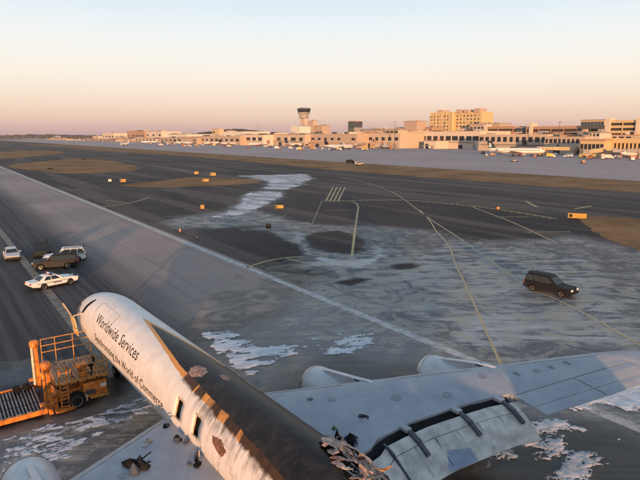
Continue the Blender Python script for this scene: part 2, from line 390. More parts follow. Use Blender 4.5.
film = [(.62, [(236,231),(262,227),(300,225),(345,224.5),(390,227),(437,231),(466,240.5),(520,240.5),(572,235),(640,251),(760,292),(800,480),(640,440),(560,425),(490,400),(430,360),(350,356),(290,345),(262,322),(300,290),(322,272),(300,262),(296,248)]),
        (.75, [(440,244),(520,246),(600,262),(640,290),(640,350),(560,348),(480,330),(420,318),(380,290),(400,262)]),
        (.86, [(430,322),(480,312),(560,322),(640,330),(640,350),(560,352),(500,350),(440,345)]),
        (.92, [(237,176),(255,175.2),(270,175),(307,173.8),(313,178.5),(300,186),(285,190.2),(262,189.3),(268,184),(268,181.5),(252,179)]), (.92, [(244,194.5),(260,190.5),(282,191.5),(283,196),(270,203),(257,210),(242,215),(205,219.5),(225,211),(240,204)]),
        (.72, [(158,224),(180,216),(212,212),(240,206),(262,211),(300,222),(330,228),(300,230),(262,226),(220,228),(180,229)]),
        (1.15, [(292,232),(312,232),(306,244),(318,255),(345,259),(368,258),(372,246),(392,246),(384,264),(350,268),(312,262),(298,250)]),
        (.90, [(304,164),(325,163.5),(338,166),(326,169.5),(306,168.5)]),
        (.45, [(140,390),(200,350),(262,322),(350,330),(360,352),(330,372),(270,392)]),
        (.72, [(-30,445),(40,425),(110,410),(150,385),(190,420),(110,470),(60,500),(-60,500)]),
        (.70, [(-20,378),(25,368),(48,372),(20,384),(-20,392)])]
hole = [[(307,237),(318,231.5),(340,231),(358,236),(367,243),(364,251),(350,254.5),(330,252),(312,247)], [(394,265),(410,263),(424,266),(420,269),(400,270)], [(330,283),(350,277),(368,279),(350,287)], [(180,236),(240,230),(268,230),(298,246),(300,258),(272,262),(230,252)]]
def film_grid(name, x0, x1, y0, y1, h, wob):
    nx, ny = int((x1-x0)/h), int((y1-y0)/h)
    xs = x0+h*np.arange(nx+1); ys = y0+h*np.arange(ny+1); Xg, Yg = np.meshgrid(xs, ys, indexing='ij')
    wx = (fbm(Xg*.22, Yg*.22)-.5)*wob+(fbm(Xg*1.1+9, Yg*1.1)-.5)*wob*.4; wy = (fbm(Xg*.22+40, Yg*.22+7)-.5)*wob
    D = np.zeros(Xg.shape)
    for st, q in film:
        poly = [G(*p) for p in q]; soft = 1.8
        D = np.maximum(D, st*np.clip(polydist(Xg+wx, Yg+wy, poly)/soft*.5+.5, 0, 1))
    for q in hole:
        D *= 1-np.clip(polydist(Xg+wx*.5, Yg+wy*.5, [G(*p) for p in q])/.45*.5+.5, 0, 1)
    Wt = np.zeros(Xg.shape)
    for st, q in wet: Wt = np.maximum(Wt, st*np.clip(polydist(Xg+wx, Yg+wy, [G(*p) for p in q])/7.0*.5+.5, 0, 1))
    for q in hole: Wt *= 1-np.clip(polydist(Xg+wx*.6, Yg+wy*.6, [G(*p) for p in q])/.7*.5+.5, 0, 1)
    idx = np.arange((nx+1)*(ny+1)).reshape(nx+1, ny+1); S = D+Wt
    keep = (S[:-1, :-1]+S[1:, :-1]+S[:-1, 1:]+S[1:, 1:]) > .02
    q = np.stack([idx[:-1, :-1], idx[1:, :-1], idx[1:, 1:], idx[:-1, 1:]], -1)[keep]
    used, inv = np.unique(q, return_inverse=True); q = inv.reshape(-1, 4)
    co = np.stack([Xg.ravel()[used], Yg.ravel()[used], np.full(len(used), .021)], 1)
    me = bpy.data.meshes.new(name); me.vertices.add(len(co)); me.vertices.foreach_set('co', co.ravel())
    me.loops.add(q.size); me.loops.foreach_set('vertex_index', q.ravel().astype(np.int32))
    me.polygons.add(len(q)); me.polygons.foreach_set('loop_start', (np.arange(len(q))*4).astype(np.int32)); me.update(calc_edges=True)
    a = me.attributes.new('foam', 'FLOAT', 'POINT'); a.data.foreach_set('value', D.ravel()[used].astype(np.float32))
    a = me.attributes.new('wet', 'FLOAT', 'POINT'); a.data.foreach_set('value', Wt.ravel()[used].astype(np.float32))
    return tag(put(name, me, film_t.m), 'thin grey streaked film of fire fighting foam dried over the pavement', 'foam', kind='stuff')
film_grid('foam_film', -42, 110, 16, 240, .45, 5.0)
# ================================================================== THICK FOAM
t = NT('white_foam'); v = t.coord(); n = t.noise(v, 5, 5, .7); n2 = t.noise(v, .8, 4)
t.base(t.mix(t.step(n2, .35, .65), (.50, .50, .52), (.66, .65, .66)), .7, 0, .3); t.bump(n, .5, .03); M_FOAM = t.m
dn = t.node('ShaderNodeAttribute', attribute_name='dens').outputs['Fac']; fr_ = t.noise(v, 2.6, 7, .72); fr2 = t.noise(v, 11, 4, .7)
al = t.step(t.math('ADD', dn, t.math('ADD', t.math('MULTIPLY', t.math('SUBTRACT', fr_, .5), 1.5), t.math('MULTIPLY', t.math('SUBTRACT', fr2, .5), .7))), .02, .34)
tr = t.node('ShaderNodeBsdfTransparent'); mx = t.node('ShaderNodeMixShader')
t.l.new(al, mx.inputs[0]); t.l.new(tr.outputs[0], mx.inputs[1]); t.l.new(t.b.outputs[0], mx.inputs[2]); t.l.new(mx.outputs[0], t.out.inputs['Surface'])
def thick_foam(name, label, polys, h, thr, aniso, seed, zmax=.07, cat='foam'):
    P = [[G(*p) for p in q] for q in polys]
    xs_ = [p.x for q in P for p in q]; ys_ = [p.y for q in P for p in q]
    x0, x1, y0, y1 = min(xs_)-1, max(xs_)+1, min(ys_)-1, max(ys_)+1
    nx, ny = int((x1-x0)/h), int((y1-y0)/h)
    Xg, Yg = np.meshgrid(x0+h*np.arange(nx+1), y0+h*np.arange(ny+1), indexing='ij')
    ca, sa = math.cos(aniso[0]), math.sin(aniso[0]); A = Xg*ca+Yg*sa; B = -Xg*sa+Yg*ca
    N = fbm(A*aniso[1]+seed*3.7, B*aniso[2]+seed, 6, .74)
    N = N-.10*np.clip(1-np.abs(fbm(A*aniso[1]*2.2+50, B*aniso[2]*2.2+seed, 4, .6)-.5)/.03, 0, 1)
    wx = (fbm(Xg*.7+seed, Yg*.7)-.5)*1.6; wy = (fbm(Xg*.7, Yg*.7+seed+31)-.5)*1.6
    D = np.full(Xg.shape, -9.)
    for q in P: D = np.maximum(D, polydist(Xg+wx, Yg+wy, q))
    E = (N-thr)*4+np.clip(D*1.7, -2.5, .75)
    Z = .022+zmax*np.sqrt(np.clip(E, 0, 1))*(.6+.8*fbm(Xg*3, Yg*3+seed, 3))
    idx = np.arange((nx+1)*(ny+1)).reshape(nx+1, ny+1)
    keep = (np.maximum(np.maximum(E[:-1, :-1], E[1:, :-1]), np.maximum(E[:-1, 1:], E[1:, 1:])) > -.55)
    q = np.stack([idx[:-1, :-1], idx[1:, :-1], idx[1:, 1:], idx[:-1, 1:]], -1)[keep]
    used, inv = np.unique(q, return_inverse=True); q = inv.reshape(-1, 4)
    # pull the ragged rim inwards so that cells do not show
    co = np.stack([Xg.ravel()[used], Yg.ravel()[used], Z.ravel()[used]], 1)
    co[:, :2] += RNG.uniform(-.25, .25, (len(co), 2))*h
    me = bpy.data.meshes.new(name); me.vertices.add(len(co)); me.vertices.foreach_set('co', co.ravel())
    me.loops.add(q.size); me.loops.foreach_set('vertex_index', q.ravel().astype(np.int32))
    me.polygons.add(len(q)); me.polygons.foreach_set('loop_start', (np.arange(len(q))*4).astype(np.int32)); me.update(calc_edges=True)
    a = me.attributes.new('dens', 'FLOAT', 'POINT'); a.data.foreach_set('value', E.ravel()[used].astype(np.float32))
    me.shade_smooth()
    return tag(put(name, me, M_FOAM), label, cat, kind='stuff')
ax = R(20)
thick_foam('foam_bank', 'broken white foam sheets on the runway beside the blackened fuselage roof', [[(200,332),(232,330),(262,345),(300,342),(296,356),(262,368),(262,386),(236,372)]], .11, .565, (ax, .45, 1.1), 1)
thick_foam('foam_bank', 'scattered white foam flakes on wet pavement ahead of the two grey engines', [[(292,346),(330,333),(372,332),(378,344),(352,356),(306,358)]], .12, .63, (ax, .5, 1.2), 2)
thick_foam('foam_bank', 'large white foam patch on asphalt behind the lowered wing flaps', [[(486,420),(512,414),(535,424),(558,418),(582,428),(578,442),(552,452),(526,446),(496,436)], [(482,455),(500,448),(512,452),(498,462),(486,470)]], .08, .52, (ax, .7, 1.0), 3)
thick_foam('foam_bank', 'white foam at the lower right edge of the asphalt below the wing', [[(552,470),(566,456),(592,452),(606,466),(604,490),(556,490)], [(598,440),(622,436),(640,446),(626,456)], [(536,452),(560,448),(570,456),(548,462)]], .08, .58, (ax, .7, 1.1), 4)
thick_foam('foam_bank', 'pinkish white ribbed foam along the outer wing rear edge', [[(548,398),(580,392),(612,384),(650,372),(700,372),(700,420),(640,412),(610,404),(580,412),(556,410)]], .08, .40, (R(125.5), .10, 1.3), 5)
thick_foam('foam_bank', 'speckled foam crumbs on dark pavement around the orange loader', [[(0,440),(50,424),(105,412),(150,386),(172,398),(120,430),(60,462),(0,482)]], .07, .645, (R(25), 1.3, 3.0), 6, .03)
thick_foam('foam_bank', 'bright foam streak far out across the dark taxiway', [[(237,176),(255,175.2),(270,175),(307,173.8),(313,178.5),(300,186),(285,190.2),(262,189.3),(268,184),(268,181.5),(252,179)], [(244,194.5),(260,190.5),(282,191.5),(283,196),(270,203),(257,210),(242,215),(205,219.5),(225,211),(240,204)]], .30, .645, (R(-35), .10, .34), 7, .05)
# ================================================================== THE BURNT FREIGHTER
ZC = 3.655; YAW = R(1.757); AX = W(25, 9.89)
AROT = math.pi/2-(AZ-YAW)
PLANE = thing('cargo_airliner', 'white and brown four engined cargo airliner with burnt black roof standing on the runway', 'airplane', (AX.x, AX.y, 0), AROT)
XN, XT = 20.3, -38.5
def sect(x):
    d = XN-x; zn = ZC-.55
    if d < 8.5:
        q = max(d, 0)
        w = 1.87*(1-(1-min(q/7.0, 1))**2.1)**.62 if q < 7 else 1.87
        kt = (1-(1-min(q/8.2, 1))**2.0)**.72; kb = (1-(1-min(q/5.2, 1))**2.1)**.58
        zt = zn+(ZC+2.03-zn)*kt; zb = zn-(zn-ZC+2.03)*kb
    else: w, zt, zb = 1.87, ZC+2.03, ZC-2.03
    if x < -18:
        q = (-18-x)/21.5
        w = 1.87*(1-.95*q**1.7); zt = ZC+2.03-.45*q**1.5; zb = ZC-2.03+3.2*q**1.35
    return w, (zt+zb)/2, (zt-zb)/2
def FP(x, th, off=0.0):                        # th in degrees from the crown, positive to the right
    w, zc, h = sect(x); t_ = R(th); w += off; h += off
    return Vector((x, -w*math.sin(t_), zc+h*math.cos(t_)))
def AC(x, yr, z): return Vector((x, -yr, z))   # aircraft axes with y to the right
AINV = None
def ac_px(px, py, z):                          # a pixel's ray at height z, in aircraft axes (x forward, y right)
    P = G(px, py, z)-Vector((AX.x, AX.y, 0)); c, s = math.cos(-AROT), math.sin(-AROT)
    return P.x*c-P.y*s, -(P.x*s+P.y*c)
# ---- livery
t = NT('fuselage_livery'); v = t.coord(); X = t.xyz(v)
th = t.math('MULTIPLY', t.math('ARCTAN2', t.math('MULTIPLY', X[1], -1.0), t.math('SUBTRACT', X[2], ZC)), 57.2958)
ath = t.math('ABSOLUTE', th)
g = t.math('MINIMUM', t.math('MULTIPLY', t.math('SUBTRACT', 6.7, X[0]), 3.95), t.math('ADD', 28.0, t.math('MULTIPLY', t.math('MAXIMUM', t.math('SUBTRACT', -.5, X[0]), 0.0), 2.15)))
g = t.math('MINIMUM', g, 66.0)
nz = t.noise(v, 1.3, 6, .65, .5); fine = t.noise(v, 6, 4, .7); streak = t.noise(t.coord((3.2, .5, .5)), 1.1, 5, .6)
white = t.mix(t.step(nz, .35, .7), (.60, .56, .53), (.70, .66, .63))
white = t.mix(t.math('MULTIPLY', t.step(streak, .5, .75), .35), white, (.44, .36, .29))
# soot and heat stains on the white side, only aft
aft = t.step(X[0], -1.0, -6.5)
st = t.math('MULTIPLY', t.step(t.math('ADD', t.math('MULTIPLY', nz, .65), t.math('MULTIPLY', streak, .35)), .47, .68), aft)
white = t.mix(t.math('MULTIPLY', st, .62), white, (.17, .085, .045))
gold = t.mix(nz, (.50, .20, .02), (.62, .29, .045))
black = t.mix(t.step(nz, .35, .7), (.010, .0095, .010), (.034, .026, .023))
black = t.mix(t.math('MULTIPLY', t.step(fine, .58, .75), .5), black, (.055, .048, .045))
dg = t.math('SUBTRACT', ath, g)
dg = t.math('ADD', dg, t.math('MULTIPLY', t.math('MULTIPLY', t.math('SUBTRACT', nz, .5), 10.0), t.step(X[0], 3.0, -3.0)))
hwid = t.math('ADD', 2.5, t.math('MULTIPLY', t.step(X[0], 3.0, -4.0), 2.6))
inb = t.step(t.math('ADD', dg, hwid), 0.0, -.6)
ing = t.step(t.math('SUBTRACT', dg, hwid), .3, -.3)
# soot tongues licking over the gold edge
saw = t.noise(t.coord((1.0, .10, .10)), 1.15, 3, .5)
lick = t.math('MULTIPLY', t.math('MULTIPLY', t.step(saw, .46, .50), t.step(X[0], -.6, -1.6)), t.step(t.math('ADD', dg, t.math('MULTIPLY', nz, 10.0)), 15.0, 8.0))
sm = t.math('MULTIPLY', t.math('MULTIPLY', t.step(t.math('ADD', t.math('MULTIPLY', streak, .6), t.math('MULTIPLY', nz, .4)), .42, .60), t.step(X[0], -1.5, -5.0)), t.step(dg, 30.0, 6.0))
c = t.mix(ing, white, gold); c = t.mix(t.math('MULTIPLY', sm, .75), c, (.045, .024, .014)); c = t.mix(t.math('MULTIPLY', lick, .93), c, (.018, .012, .010)); c = t.mix(inb, c, black)
t.base(c, t.math('ADD', t.math('MULTIPLY', inb, -.02), t.math('ADD', .30, t.math('MULTIPLY', nz, .16))), 0, t.math('SUBTRACT', .48, t.math('MULTIPLY', t.math('MAXIMUM', inb, lick), .30)))
# frame and stringer lines
br = t.node('ShaderNodeTexBrick'); cmbx = t.node('ShaderNodeCombineXYZ'); t.l.new(X[0], cmbx.inputs[0]); t.l.new(t.math('MULTIPLY', th, .034), cmbx.inputs[1]); t.l.new(cmbx.outputs[0], br.inputs['Vector'])
br.inputs['Scale'].default_value = .5; br.inputs['Mortar Size'].default_value = .006; br.offset = 0; br.inputs['Brick Width'].default_value = 1.2; br.inputs['Row Height'].default_value = .6
hsum = t.math('ADD', t.math('MULTIPLY', br.outputs['Fac'], -.6), t.math('MULTIPLY', nz, .6)); bl = t.math('MULTIPLY', t.math('MULTIPLY', fine, inb), t.step(X[0], 3.0, -4.0)); t.bump(t.math('ADD', hsum, t.math('MULTIPLY', bl, .7)), .45, .03)
M_FUS = t.m
M_WING = None
t = NT('wing_skin'); v = t.coord(); nz = t.noise(v, .8, 6, .65); sp = t.noise(v, 3.5, 3, .8); st = t.noise(t.coord((.4, 2.5, 1), (0, 0, R(25))), 1.2, 5, .6)
c = t.mix(t.step(nz, .3, .7), (.26, .275, .31), (.33, .345, .37)); c = t.mix(t.math('MULTIPLY', t.step(st, .55, .75), .3), c, (.19, .185, .185))
c = t.mix(t.step(sp, .68, .74), c, (.09, .085, .08))
br = t.node('ShaderNodeTexBrick'); mpv = t.coord((1, 1, 1), (0, 0, R(27))); t.l.new(mpv, br.inputs['Vector']); br.inputs['Scale'].default_value = .28; br.inputs['Mortar Size'].default_value = .004
br.inputs['Brick Width'].default_value = .45; br.inputs['Row Height'].default_value = 1.1
c = t.mix(t.math('MULTIPLY', br.outputs['Fac'], .4), c, (.2, .2, .2))
t.base(c, .48, .1, .4); t.bump(t.math('ADD', nz, t.math('MULTIPLY', br.outputs['Fac'], -.3)), .15, .02); M_WING = t.m
M_FLAP = mat('flap_skin', (.52, .50, .45), .45, .1, .35, 1.6)
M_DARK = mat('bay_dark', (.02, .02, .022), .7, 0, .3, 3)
M_STEEL = mat('hinge_grey', (.075, .08, .095), .5, .3, .4, 4)
M_NAC = mat('nacelle_paint', (.52, .52, .53), .36, .1, .2, 1.2)
M_METAL = mat('bare_metal', (.45, .44, .43), .35, .9, .3, 4)
M_GLASS = mat('dark_glass', (.012, .013, .016), .08, 0, .2, 1)
M_RUB = mat('tyre_rubber', (.018, .018, .018), .8, 0, .3, 6)
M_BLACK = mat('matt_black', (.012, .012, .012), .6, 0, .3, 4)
# ---- fuselage skin with open overwing exits and the burnt-through crown
EXITS = [(-2.50, -1.95), (-4.42, -3.87)]; ET = (-86.25, -60.0)
xs = list(np.arange(-39.4, -14, .5))+list(np.arange(-13.9, -8.5, .14))+list(np.arange(-8.4, 18.9, .4))+[19.2, 19.5, 19.75, 19.95, 20.1, 20.2, 20.27]
for a, b in EXITS: xs = [x for x in xs if not (a-.1 < x < b+.1)]+[a, (a+b)/2, b]
xs = sorted(set(round(x, 3) for x in xs)); ths = [i*3.75 for i in range(-48, 48)]
def in_hole(x, th_):
    e = -10.45 if th_ >= 8 else -10.45-(8-th_)*.13
    e += .55*(math.sin(th_*.33)+.6*math.sin(th_*.9+1)+.5*math.sin(th_*2.1))*.6
    hi = 78+8*math.sin(x*2.3)+5*math.sin(x*6)
    return x < e and -34+6*math.sin(x*3) < th_ < hi and x > -21+math.sin(th_*.2)
m = MB(); V = []; idx = {}
for i, x in enumerate(xs):
    for j, a in enumerate(ths): idx[i, j] = len(V); V.append(FP(x, a))
tip = len(V); V.append(Vector((XN, 0, ZC-.55))); tl = len(V); w_, zc_, h_ = sect(XT); V.append(Vector((XT-.5, 0, zc_)))
F = []; NTH = len(ths)
for i in range(len(xs)-1):
    xm = (xs[i]+xs[i+1])/2
    for j in range(NTH):
        a0 = ths[j]; am = a0+1.875
        if any(a < xm < b for a, b in EXITS) and ET[0] < am < ET[1]: continue
        if in_hole(xm, am): continue
        F.append((idx[i, j], idx[i, (j+1) % NTH], idx[i+1, (j+1) % NTH], idx[i+1, j]))
for j in range(NTH):
    F.append((idx[len(xs)-1, j], idx[len(xs)-1, (j+1) % NTH], tip)); F.append((idx[0, (j+1) % NTH], idx[0, j], tl))
m.add(V, F); FUS = m.build('fuselage', M_FUS, PLANE, smooth=True)
so = FUS.modifiers.new('skin', 'SOLIDIFY'); so.thickness = .05; so.offset = -1
# cabin lining seen through the openings
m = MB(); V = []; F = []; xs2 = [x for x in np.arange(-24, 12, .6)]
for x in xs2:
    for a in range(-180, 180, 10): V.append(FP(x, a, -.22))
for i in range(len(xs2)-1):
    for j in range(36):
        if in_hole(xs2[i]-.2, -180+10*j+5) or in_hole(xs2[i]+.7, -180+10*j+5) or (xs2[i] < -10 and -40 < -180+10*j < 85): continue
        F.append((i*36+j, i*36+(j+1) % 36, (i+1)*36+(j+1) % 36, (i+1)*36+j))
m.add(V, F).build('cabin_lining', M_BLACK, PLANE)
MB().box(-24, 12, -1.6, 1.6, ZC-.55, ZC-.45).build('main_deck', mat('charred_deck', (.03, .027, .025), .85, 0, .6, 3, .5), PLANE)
# exit frames and the gold-lit inner sills
for a, b in EXITS:
    m = MB()
    for (x0, x1, t0, t1) in ((a-.05, a+.02, *ET), (b-.02, b+.05, *ET), (a-.05, b+.05, ET[1]-1, ET[1]+1.2), (a-.05, b+.05, ET[0]-1.2, ET[0]+1)):
        P = [FP(x, q, o) for o in (-.05, .012) for x, q in ((x0, t0), (x1, t0), (x1, t1), (x0, t1))]
        m.add(P, [(0,1,2,3),(7,6,5,4),(0,4,5,1),(1,5,6,2),(2,6,7,3),(3,7,4,0)])
    m.build('exit_frame', mat('exit_frame', (.48, .36, .26), .5, 0, .4, 5), PLANE)
def wrap_patch(name, pts, off, m_, parent, seed=0, jag=.0, n=40, thick=.012):   # polygon of (x, th) laid on the fuselage
    rg = random.Random(seed); cx = sum(p[0] for p in pts)/len(pts); ct = sum(p[1] for p in pts)/len(pts); rim = []
    L = len(pts)
    for i in range(n):
        q = i/n*L; k_ = int(q); fr = q-k_; p, p2 = pts[k_ % L], pts[(k_+1) % L]; r_ = 1+rg.uniform(-jag, jag)
        rim.append((cx+(p[0]+(p2[0]-p[0])*fr-cx)*r_, ct+(p[1]+(p2[1]-p[1])*fr-ct)*r_))
    r0 = [((p[0]-cx), (p[1]-ct)) for p in rim]; rim0 = []
    for i in range(n):
        q = i/n*L; k_ = int(q); fr = q-k_; p, p2 = pts[k_ % L], pts[(k_+1) % L]; rim0.append((p[0]+(p2[0]-p[0])*fr, p[1]+(p2[1]-p[1])*fr))
    V = [FP(cx, ct, off)]; rings = 4
    for k_ in range(1, rings+1):
        for x, a in (rim if k_ == rings else rim0): V.append(FP(cx+(x-cx)*k_/rings, ct+(a-ct)*k_/rings, off*(1 if k_ < rings else .2)+(rg.uniform(-.006, .008) if jag else 0)))
    F = [(0, 1+i, 1+(i+1) % n) for i in range(n)]
    for k_ in range(rings-1):
        for i in range(n): F.append((1+k_*n+i, 1+(k_+1)*n+i, 1+(k_+1)*n+(i+1) % n, 1+k_*n+(i+1) % n))
    return MB().add(V, F).build(name, m_, parent, smooth=not jag)
M_SCAR = mat('burnt_metal', (.36, .24, .19), .7, .15, .75, 9, .6)
M_PINK = mat('sunlit_torn_metal', (.52, .36, .29), .5, .3, .6, 2.2, .3)  # pink of the sunlit torn undersides is put into this metal's colour
wrap_patch('burn_scar', [(-1.1, -20), (-1.25, -8), (-1.8, -4), (-2.3, -9), (-2.35, -20), (-1.9, -28), (-1.4, -27)], .02, M_SCAR, FUS, 3, .07)
wrap_patch('burn_scar', [(-2.9, 0), (-3.0, 8), (-3.5, 9), (-3.75, 3), (-3.4, -2)], .02, M_SCAR, FUS, 4, .09, 24)
wrap_patch('burn_scar', [(-5.6, -66), (-5.8, -74), (-6.6, -80), (-6.9, -70), (-6.3, -62)], .01, mat('scorch_brown', (.20, .09, .05), .6, 0, .5, 6), FUS, 5, .08, 30)
# torn strips of skin round the burnt hole
rg = random.Random(5)
for k in range(22):
    a = rg.uniform(-14, 66); x0 = -10.35 if a >= 8 else -10.35-(8-a)*.13
    x0 += rg.uniform(-.25, .12)-max(0, rg.uniform(-.8, 1))*1.6; wd = rg.uniform(3, 8); L = rg.uniform(.35, 1.15); curl = rg.uniform(.05, .6); V = []
    if k > 16: a = rg.uniform(62, 84); x0 = rg.uniform(-13.5, -10.3)
    tw = rg.uniform(-20, 30); n = 7
    for i in range(n):
        q = i/(n-1)
        for sg in (-1, 1):
            P = FP(x0-L*q*math.cos(curl*q), a+tw*q+sg*wd*(1-.65*q)*rg.uniform(.7, 1.2), .02+curl*L*q*q*.75+rg.uniform(-.03, .03)); V.append(P)
    F = [(2*i, 2*i+1, 2*i+3, 2*i+2) for i in range(n-1)]
    o = MB().add(V, F).build('torn_skin', (M_PINK, M_PINK, M_SCAR, M_FLAP, M_BLACK)[k % 5], FUS)
    q = o.modifiers.new('t', 'SOLIDIFY'); q.thickness = .02
# crumpled sheets of roof skin hanging over the right side
for k, (xa, xb, ta, tb, mm) in enumerate(((-10.2, -11.5, 8, 40, M_PINK), (-10.7, -12.6, 30, 64, M_PINK), (-11.3, -13.6, 52, 92, M_FLAP), (-11.8, -13.4, 2, 30, M_SCAR), (-12.4, -14.8, 64, 110, M_PINK))):
    V = []; F = []; N = 9; rgk = random.Random(50+k); jx = [rgk.uniform(-.3, .3) for _ in range(N+1)]
    for i in range(N+1):
        for j in range(N+1):
            p, q = i/N, j/N; o2 = .06+.30*float(fbm(np.array([p*4+k*7.0]), np.array([q*4.0+k]), 4, .7)[0])*math.sin(math.pi*min(1, p*1.2+.1))**.5+.02*rgk.uniform(-1, 1)
            V.append(FP(xa+(xb-xa)*p+jx[j]*p+.12*math.sin(q*9+k)*p, ta+(tb-ta)*q+10*math.sin(p*5+k)*(q-.5)+3*jx[i]*q, o2))
    for i in range(N):
        for j in range(N):
            if (i > N-3 and rgk.random() < .45) or ((j in (0, N-1)) and rgk.random() < .5): continue
            F.append((i*(N+1)+j, (i+1)*(N+1)+j, (i+1)*(N+1)+j+1, i*(N+1)+j+1))
    MB().add(V, F).build('crumpled_skin', mm, FUS)
# lettering
def wrap_text(body, x0, x1, thb, name, m_):
    cu = bpy.data.curves.new(name, 'FONT'); cu.body = body; cu.resolution_u = 3; cu.space_character = 1.05
    ob = bpy.data.objects.new(name, cu); COL.objects.link(ob)
    bpy.context.view_layer.update(); dg_ = bpy.context.evaluated_depsgraph_get()
    me = bpy.data.meshes.new_from_object(ob.evaluated_get(dg_)); bpy.data.objects.remove(ob)
    bm = bmesh.new(); bm.from_mesh(me); bmesh.ops.triangulate(bm, faces=bm.faces)
    for it in range(2):
        bmesh.ops.subdivide_edges(bm, edges=[e for e in bm.edges if e.calc_length() > .12], cuts=1); bmesh.ops.triangulate(bm, faces=bm.faces)
    X0 = min(p.co.x for p in bm.verts); X1 = max(p.co.x for p in bm.verts); k_ = (x0-x1)/(X1-X0)
    for p in bm.verts: p.co = FP(x0-(p.co.x-X0)*k_, thb+math.degrees(p.co.y*k_/1.95), .014)
    bm.to_mesh(me); bm.free(); me.name = name
    return put(name, me, m_, FUS)
M_INK = mat('lettering_brown', (.035, .022, .018), .5, 0, .3, 4)
wrap_text('Worldwide Services', 11.6, 3.7, -64, 'lettering', M_INK)['label'] = 'dark brown words Worldwide Services'
wrap_text('Synchronizing the World of Commerce', 11.2, -.5, -95, 'lettering', M_INK)['label'] = 'smaller line of lettering below Worldwide Services'
# cargo door seam
m = MB()
for (x0, x1, t0, t1) in ((12.5, 9.0, -25.5, -25), (9.03, 8.97, -48, -25), (12.53, 12.47, -48, -25)):
    N = 10
    for i in range(N):
        xa, xb = (x0+(x1-x0)*i/N, x0+(x1-x0)*(i+1)/N) if abs(x1-x0) > 1 else (x0, x1); ta, tb = (t0, t1) if abs(x1-x0) > 1 else (t0+(t1-t0)*i/N, t0+(t1-t0)*(i+1)/N)
        m.add([FP(xa, ta, .008), FP(xb, ta, .008), FP(xb, tb, .008), FP(xa, tb, .008)], [(0, 1, 2, 3)])
m.build('cargo_door_seam', mat('seam_brown', (.28, .19, .15), .6), FUS)
# cockpit windows
for sg in (-1, 1):
    for (xa, xb, ta, tb) in ((17.85, 17.25, 5, 27), (17.7, 17.05, 29, 46), (17.5, 16.8, 48, 62), (17.15, 16.45, 63, 74)):
        V = []; n = 5
        for i in range(n):
            a = ta+(tb-ta)*i/(n-1); V += [FP(xa-(a-ta)*.012, a*sg, .012), FP(xb-(a-ta)*.012, a*sg, .012)]
        MB().add(V, [(2*i, 2*i+1, 2*i+3, 2*i+2) for i in range(n-1)]).build('cockpit_window', M_GLASS, FUS)
wrap_patch('doorway_shade', [(15.2, -66), (14.95, -50), (14.5, -34), (14.15, -27), (13.95, -30), (14.2, -44), (14.45, -56), (14.7, -66)], .013, M_BLACK, FUS, 9, 0, 30)  # black patch on the skin paints the shaded inside of the doorway
# open crew door held out beside the nose
DOOR = MB().add([(14.6,2.05,2.75),(15.5,2.12,2.75),(15.5,2.3,4.15),(14.6,2.25,4.15),(14.6,2.15,2.75),(15.5,2.22,2.75),(15.5,2.4,4.15),(14.6,2.35,4.15)],[(0,1,2,3),(4,7,6,5),(0,4,5,1),(1,5,6,2),(2,6,7,3),(3,7,4,0)]).build('crew_door', mat('door_inside', (.62, .42, .22), .5, 0, .4, 5), PLANE, bevel=.05)
MB().bar((14.9, 1.7, 4.3), (14.9, 2.3, 4.2), .07, .07).bar((15.5, 2.3, 4.1), (16.6, 2.55, 4.75), .07, .09).build('hinge_arm', mat('door_inside', (.62, .42, .22)), DOOR)
# ---- wings
DIH = math.tan(R(6.62))
def zref(y): return 2.80+DIH*(y-1.9)
def LEx(y):
    b = -.35-.645*(y-1.9)
    if y > 19: b -= .42*(y-19)**1.9*.55
    return b
def TEx(y): return min(-10.35, -10.35-.338*(y-5.6)) if y < 5.6 else -10.35-.338*(y-5.6)+(.0 if y < 20 else .10*(y-20)**2)
def interp(y, T):
    for (a, p), (b, q) in zip(T, T[1:]):
        if y <= b: return p+(q-p)*(y-a)/(b-a)
    return T[-1][1]
REX = [(0, -8.9), (4.3, -8.75), (4.9, -8.5), (6.8, -8.7), (8.9, -9.3), (10.55, -9.85), (11.85, -10.5)]
def hinge(y): return -10.60-.338*(y-11.7)
def af(q): q = min(max(q, 0), 1); return (2.969*math.sqrt(q)-1.26*q-3.516*q*q+2.843*q**3-1.036*q**4)/.99
def surf(x, y, top=1):                         # height of the wing surface at (x, y to the right)
    c_ = LEx(y)-TEx(y); q = (LEx(y)-x)/c_; tk = (.056 if top > 0 else .046)*c_
    return zref(y)+top*tk*af(q)+.10*(.3-q)*c_*.12
def wing_mesh(secs):                           # secs: (y, rear x); closed section, blunt rear
    V = []; F = []; NQ = 15
    for y, rx in secs:
        le = LEx(y)
        for i in range(NQ): q = (i/(NQ-1))**1.8; x = le+(rx-le)*q; V.append((x, y, surf(x, y, 1)))
        for i in range(NQ-1, 0, -1): q = (i/(NQ-1))**1.8; x = le+(rx-le)*q; V.append((x, y, surf(x, y, -1)-.02))
    P = 2*NQ-1
    for k_ in range(len(secs)-1):
        for i in range(P): F.append((k_*P+i, k_*P+(i+1) % P, (k_+1)*P+(i+1) % P, (k_+1)*P+i))
    F += [tuple(range(P)), tuple(range((len(secs)-1)*P, len(secs)*P))]
    return V, F
def mir(V, sg): return [(x, -y*sg, z) for x, y, z in V]
def slab(rows, th):                            # rows of (front pt, rear pt) -> solid plate with thickness th at front
    V = []; F = []
    for f_, r_ in rows:
        f_, r_ = Vector(f_), Vector(r_); mid = f_*.6+r_*.4+Vector((0, 0, th*.25))
        V += [f_, mid, r_, r_-Vector((0, 0, .03)), mid-Vector((0, 0, th*1.1)), f_-Vector((0, 0, th*.8))]
    for k_ in range(len(rows)-1):
        for i in range(6): F.append((k_*6+i, k_*6+(i+1) % 6, (k_+1)*6+(i+1) % 6, (k_+1)*6+i))
    F += [tuple(range(6)), tuple(range((len(rows)-1)*6, len(rows)*6))]
    return V, F
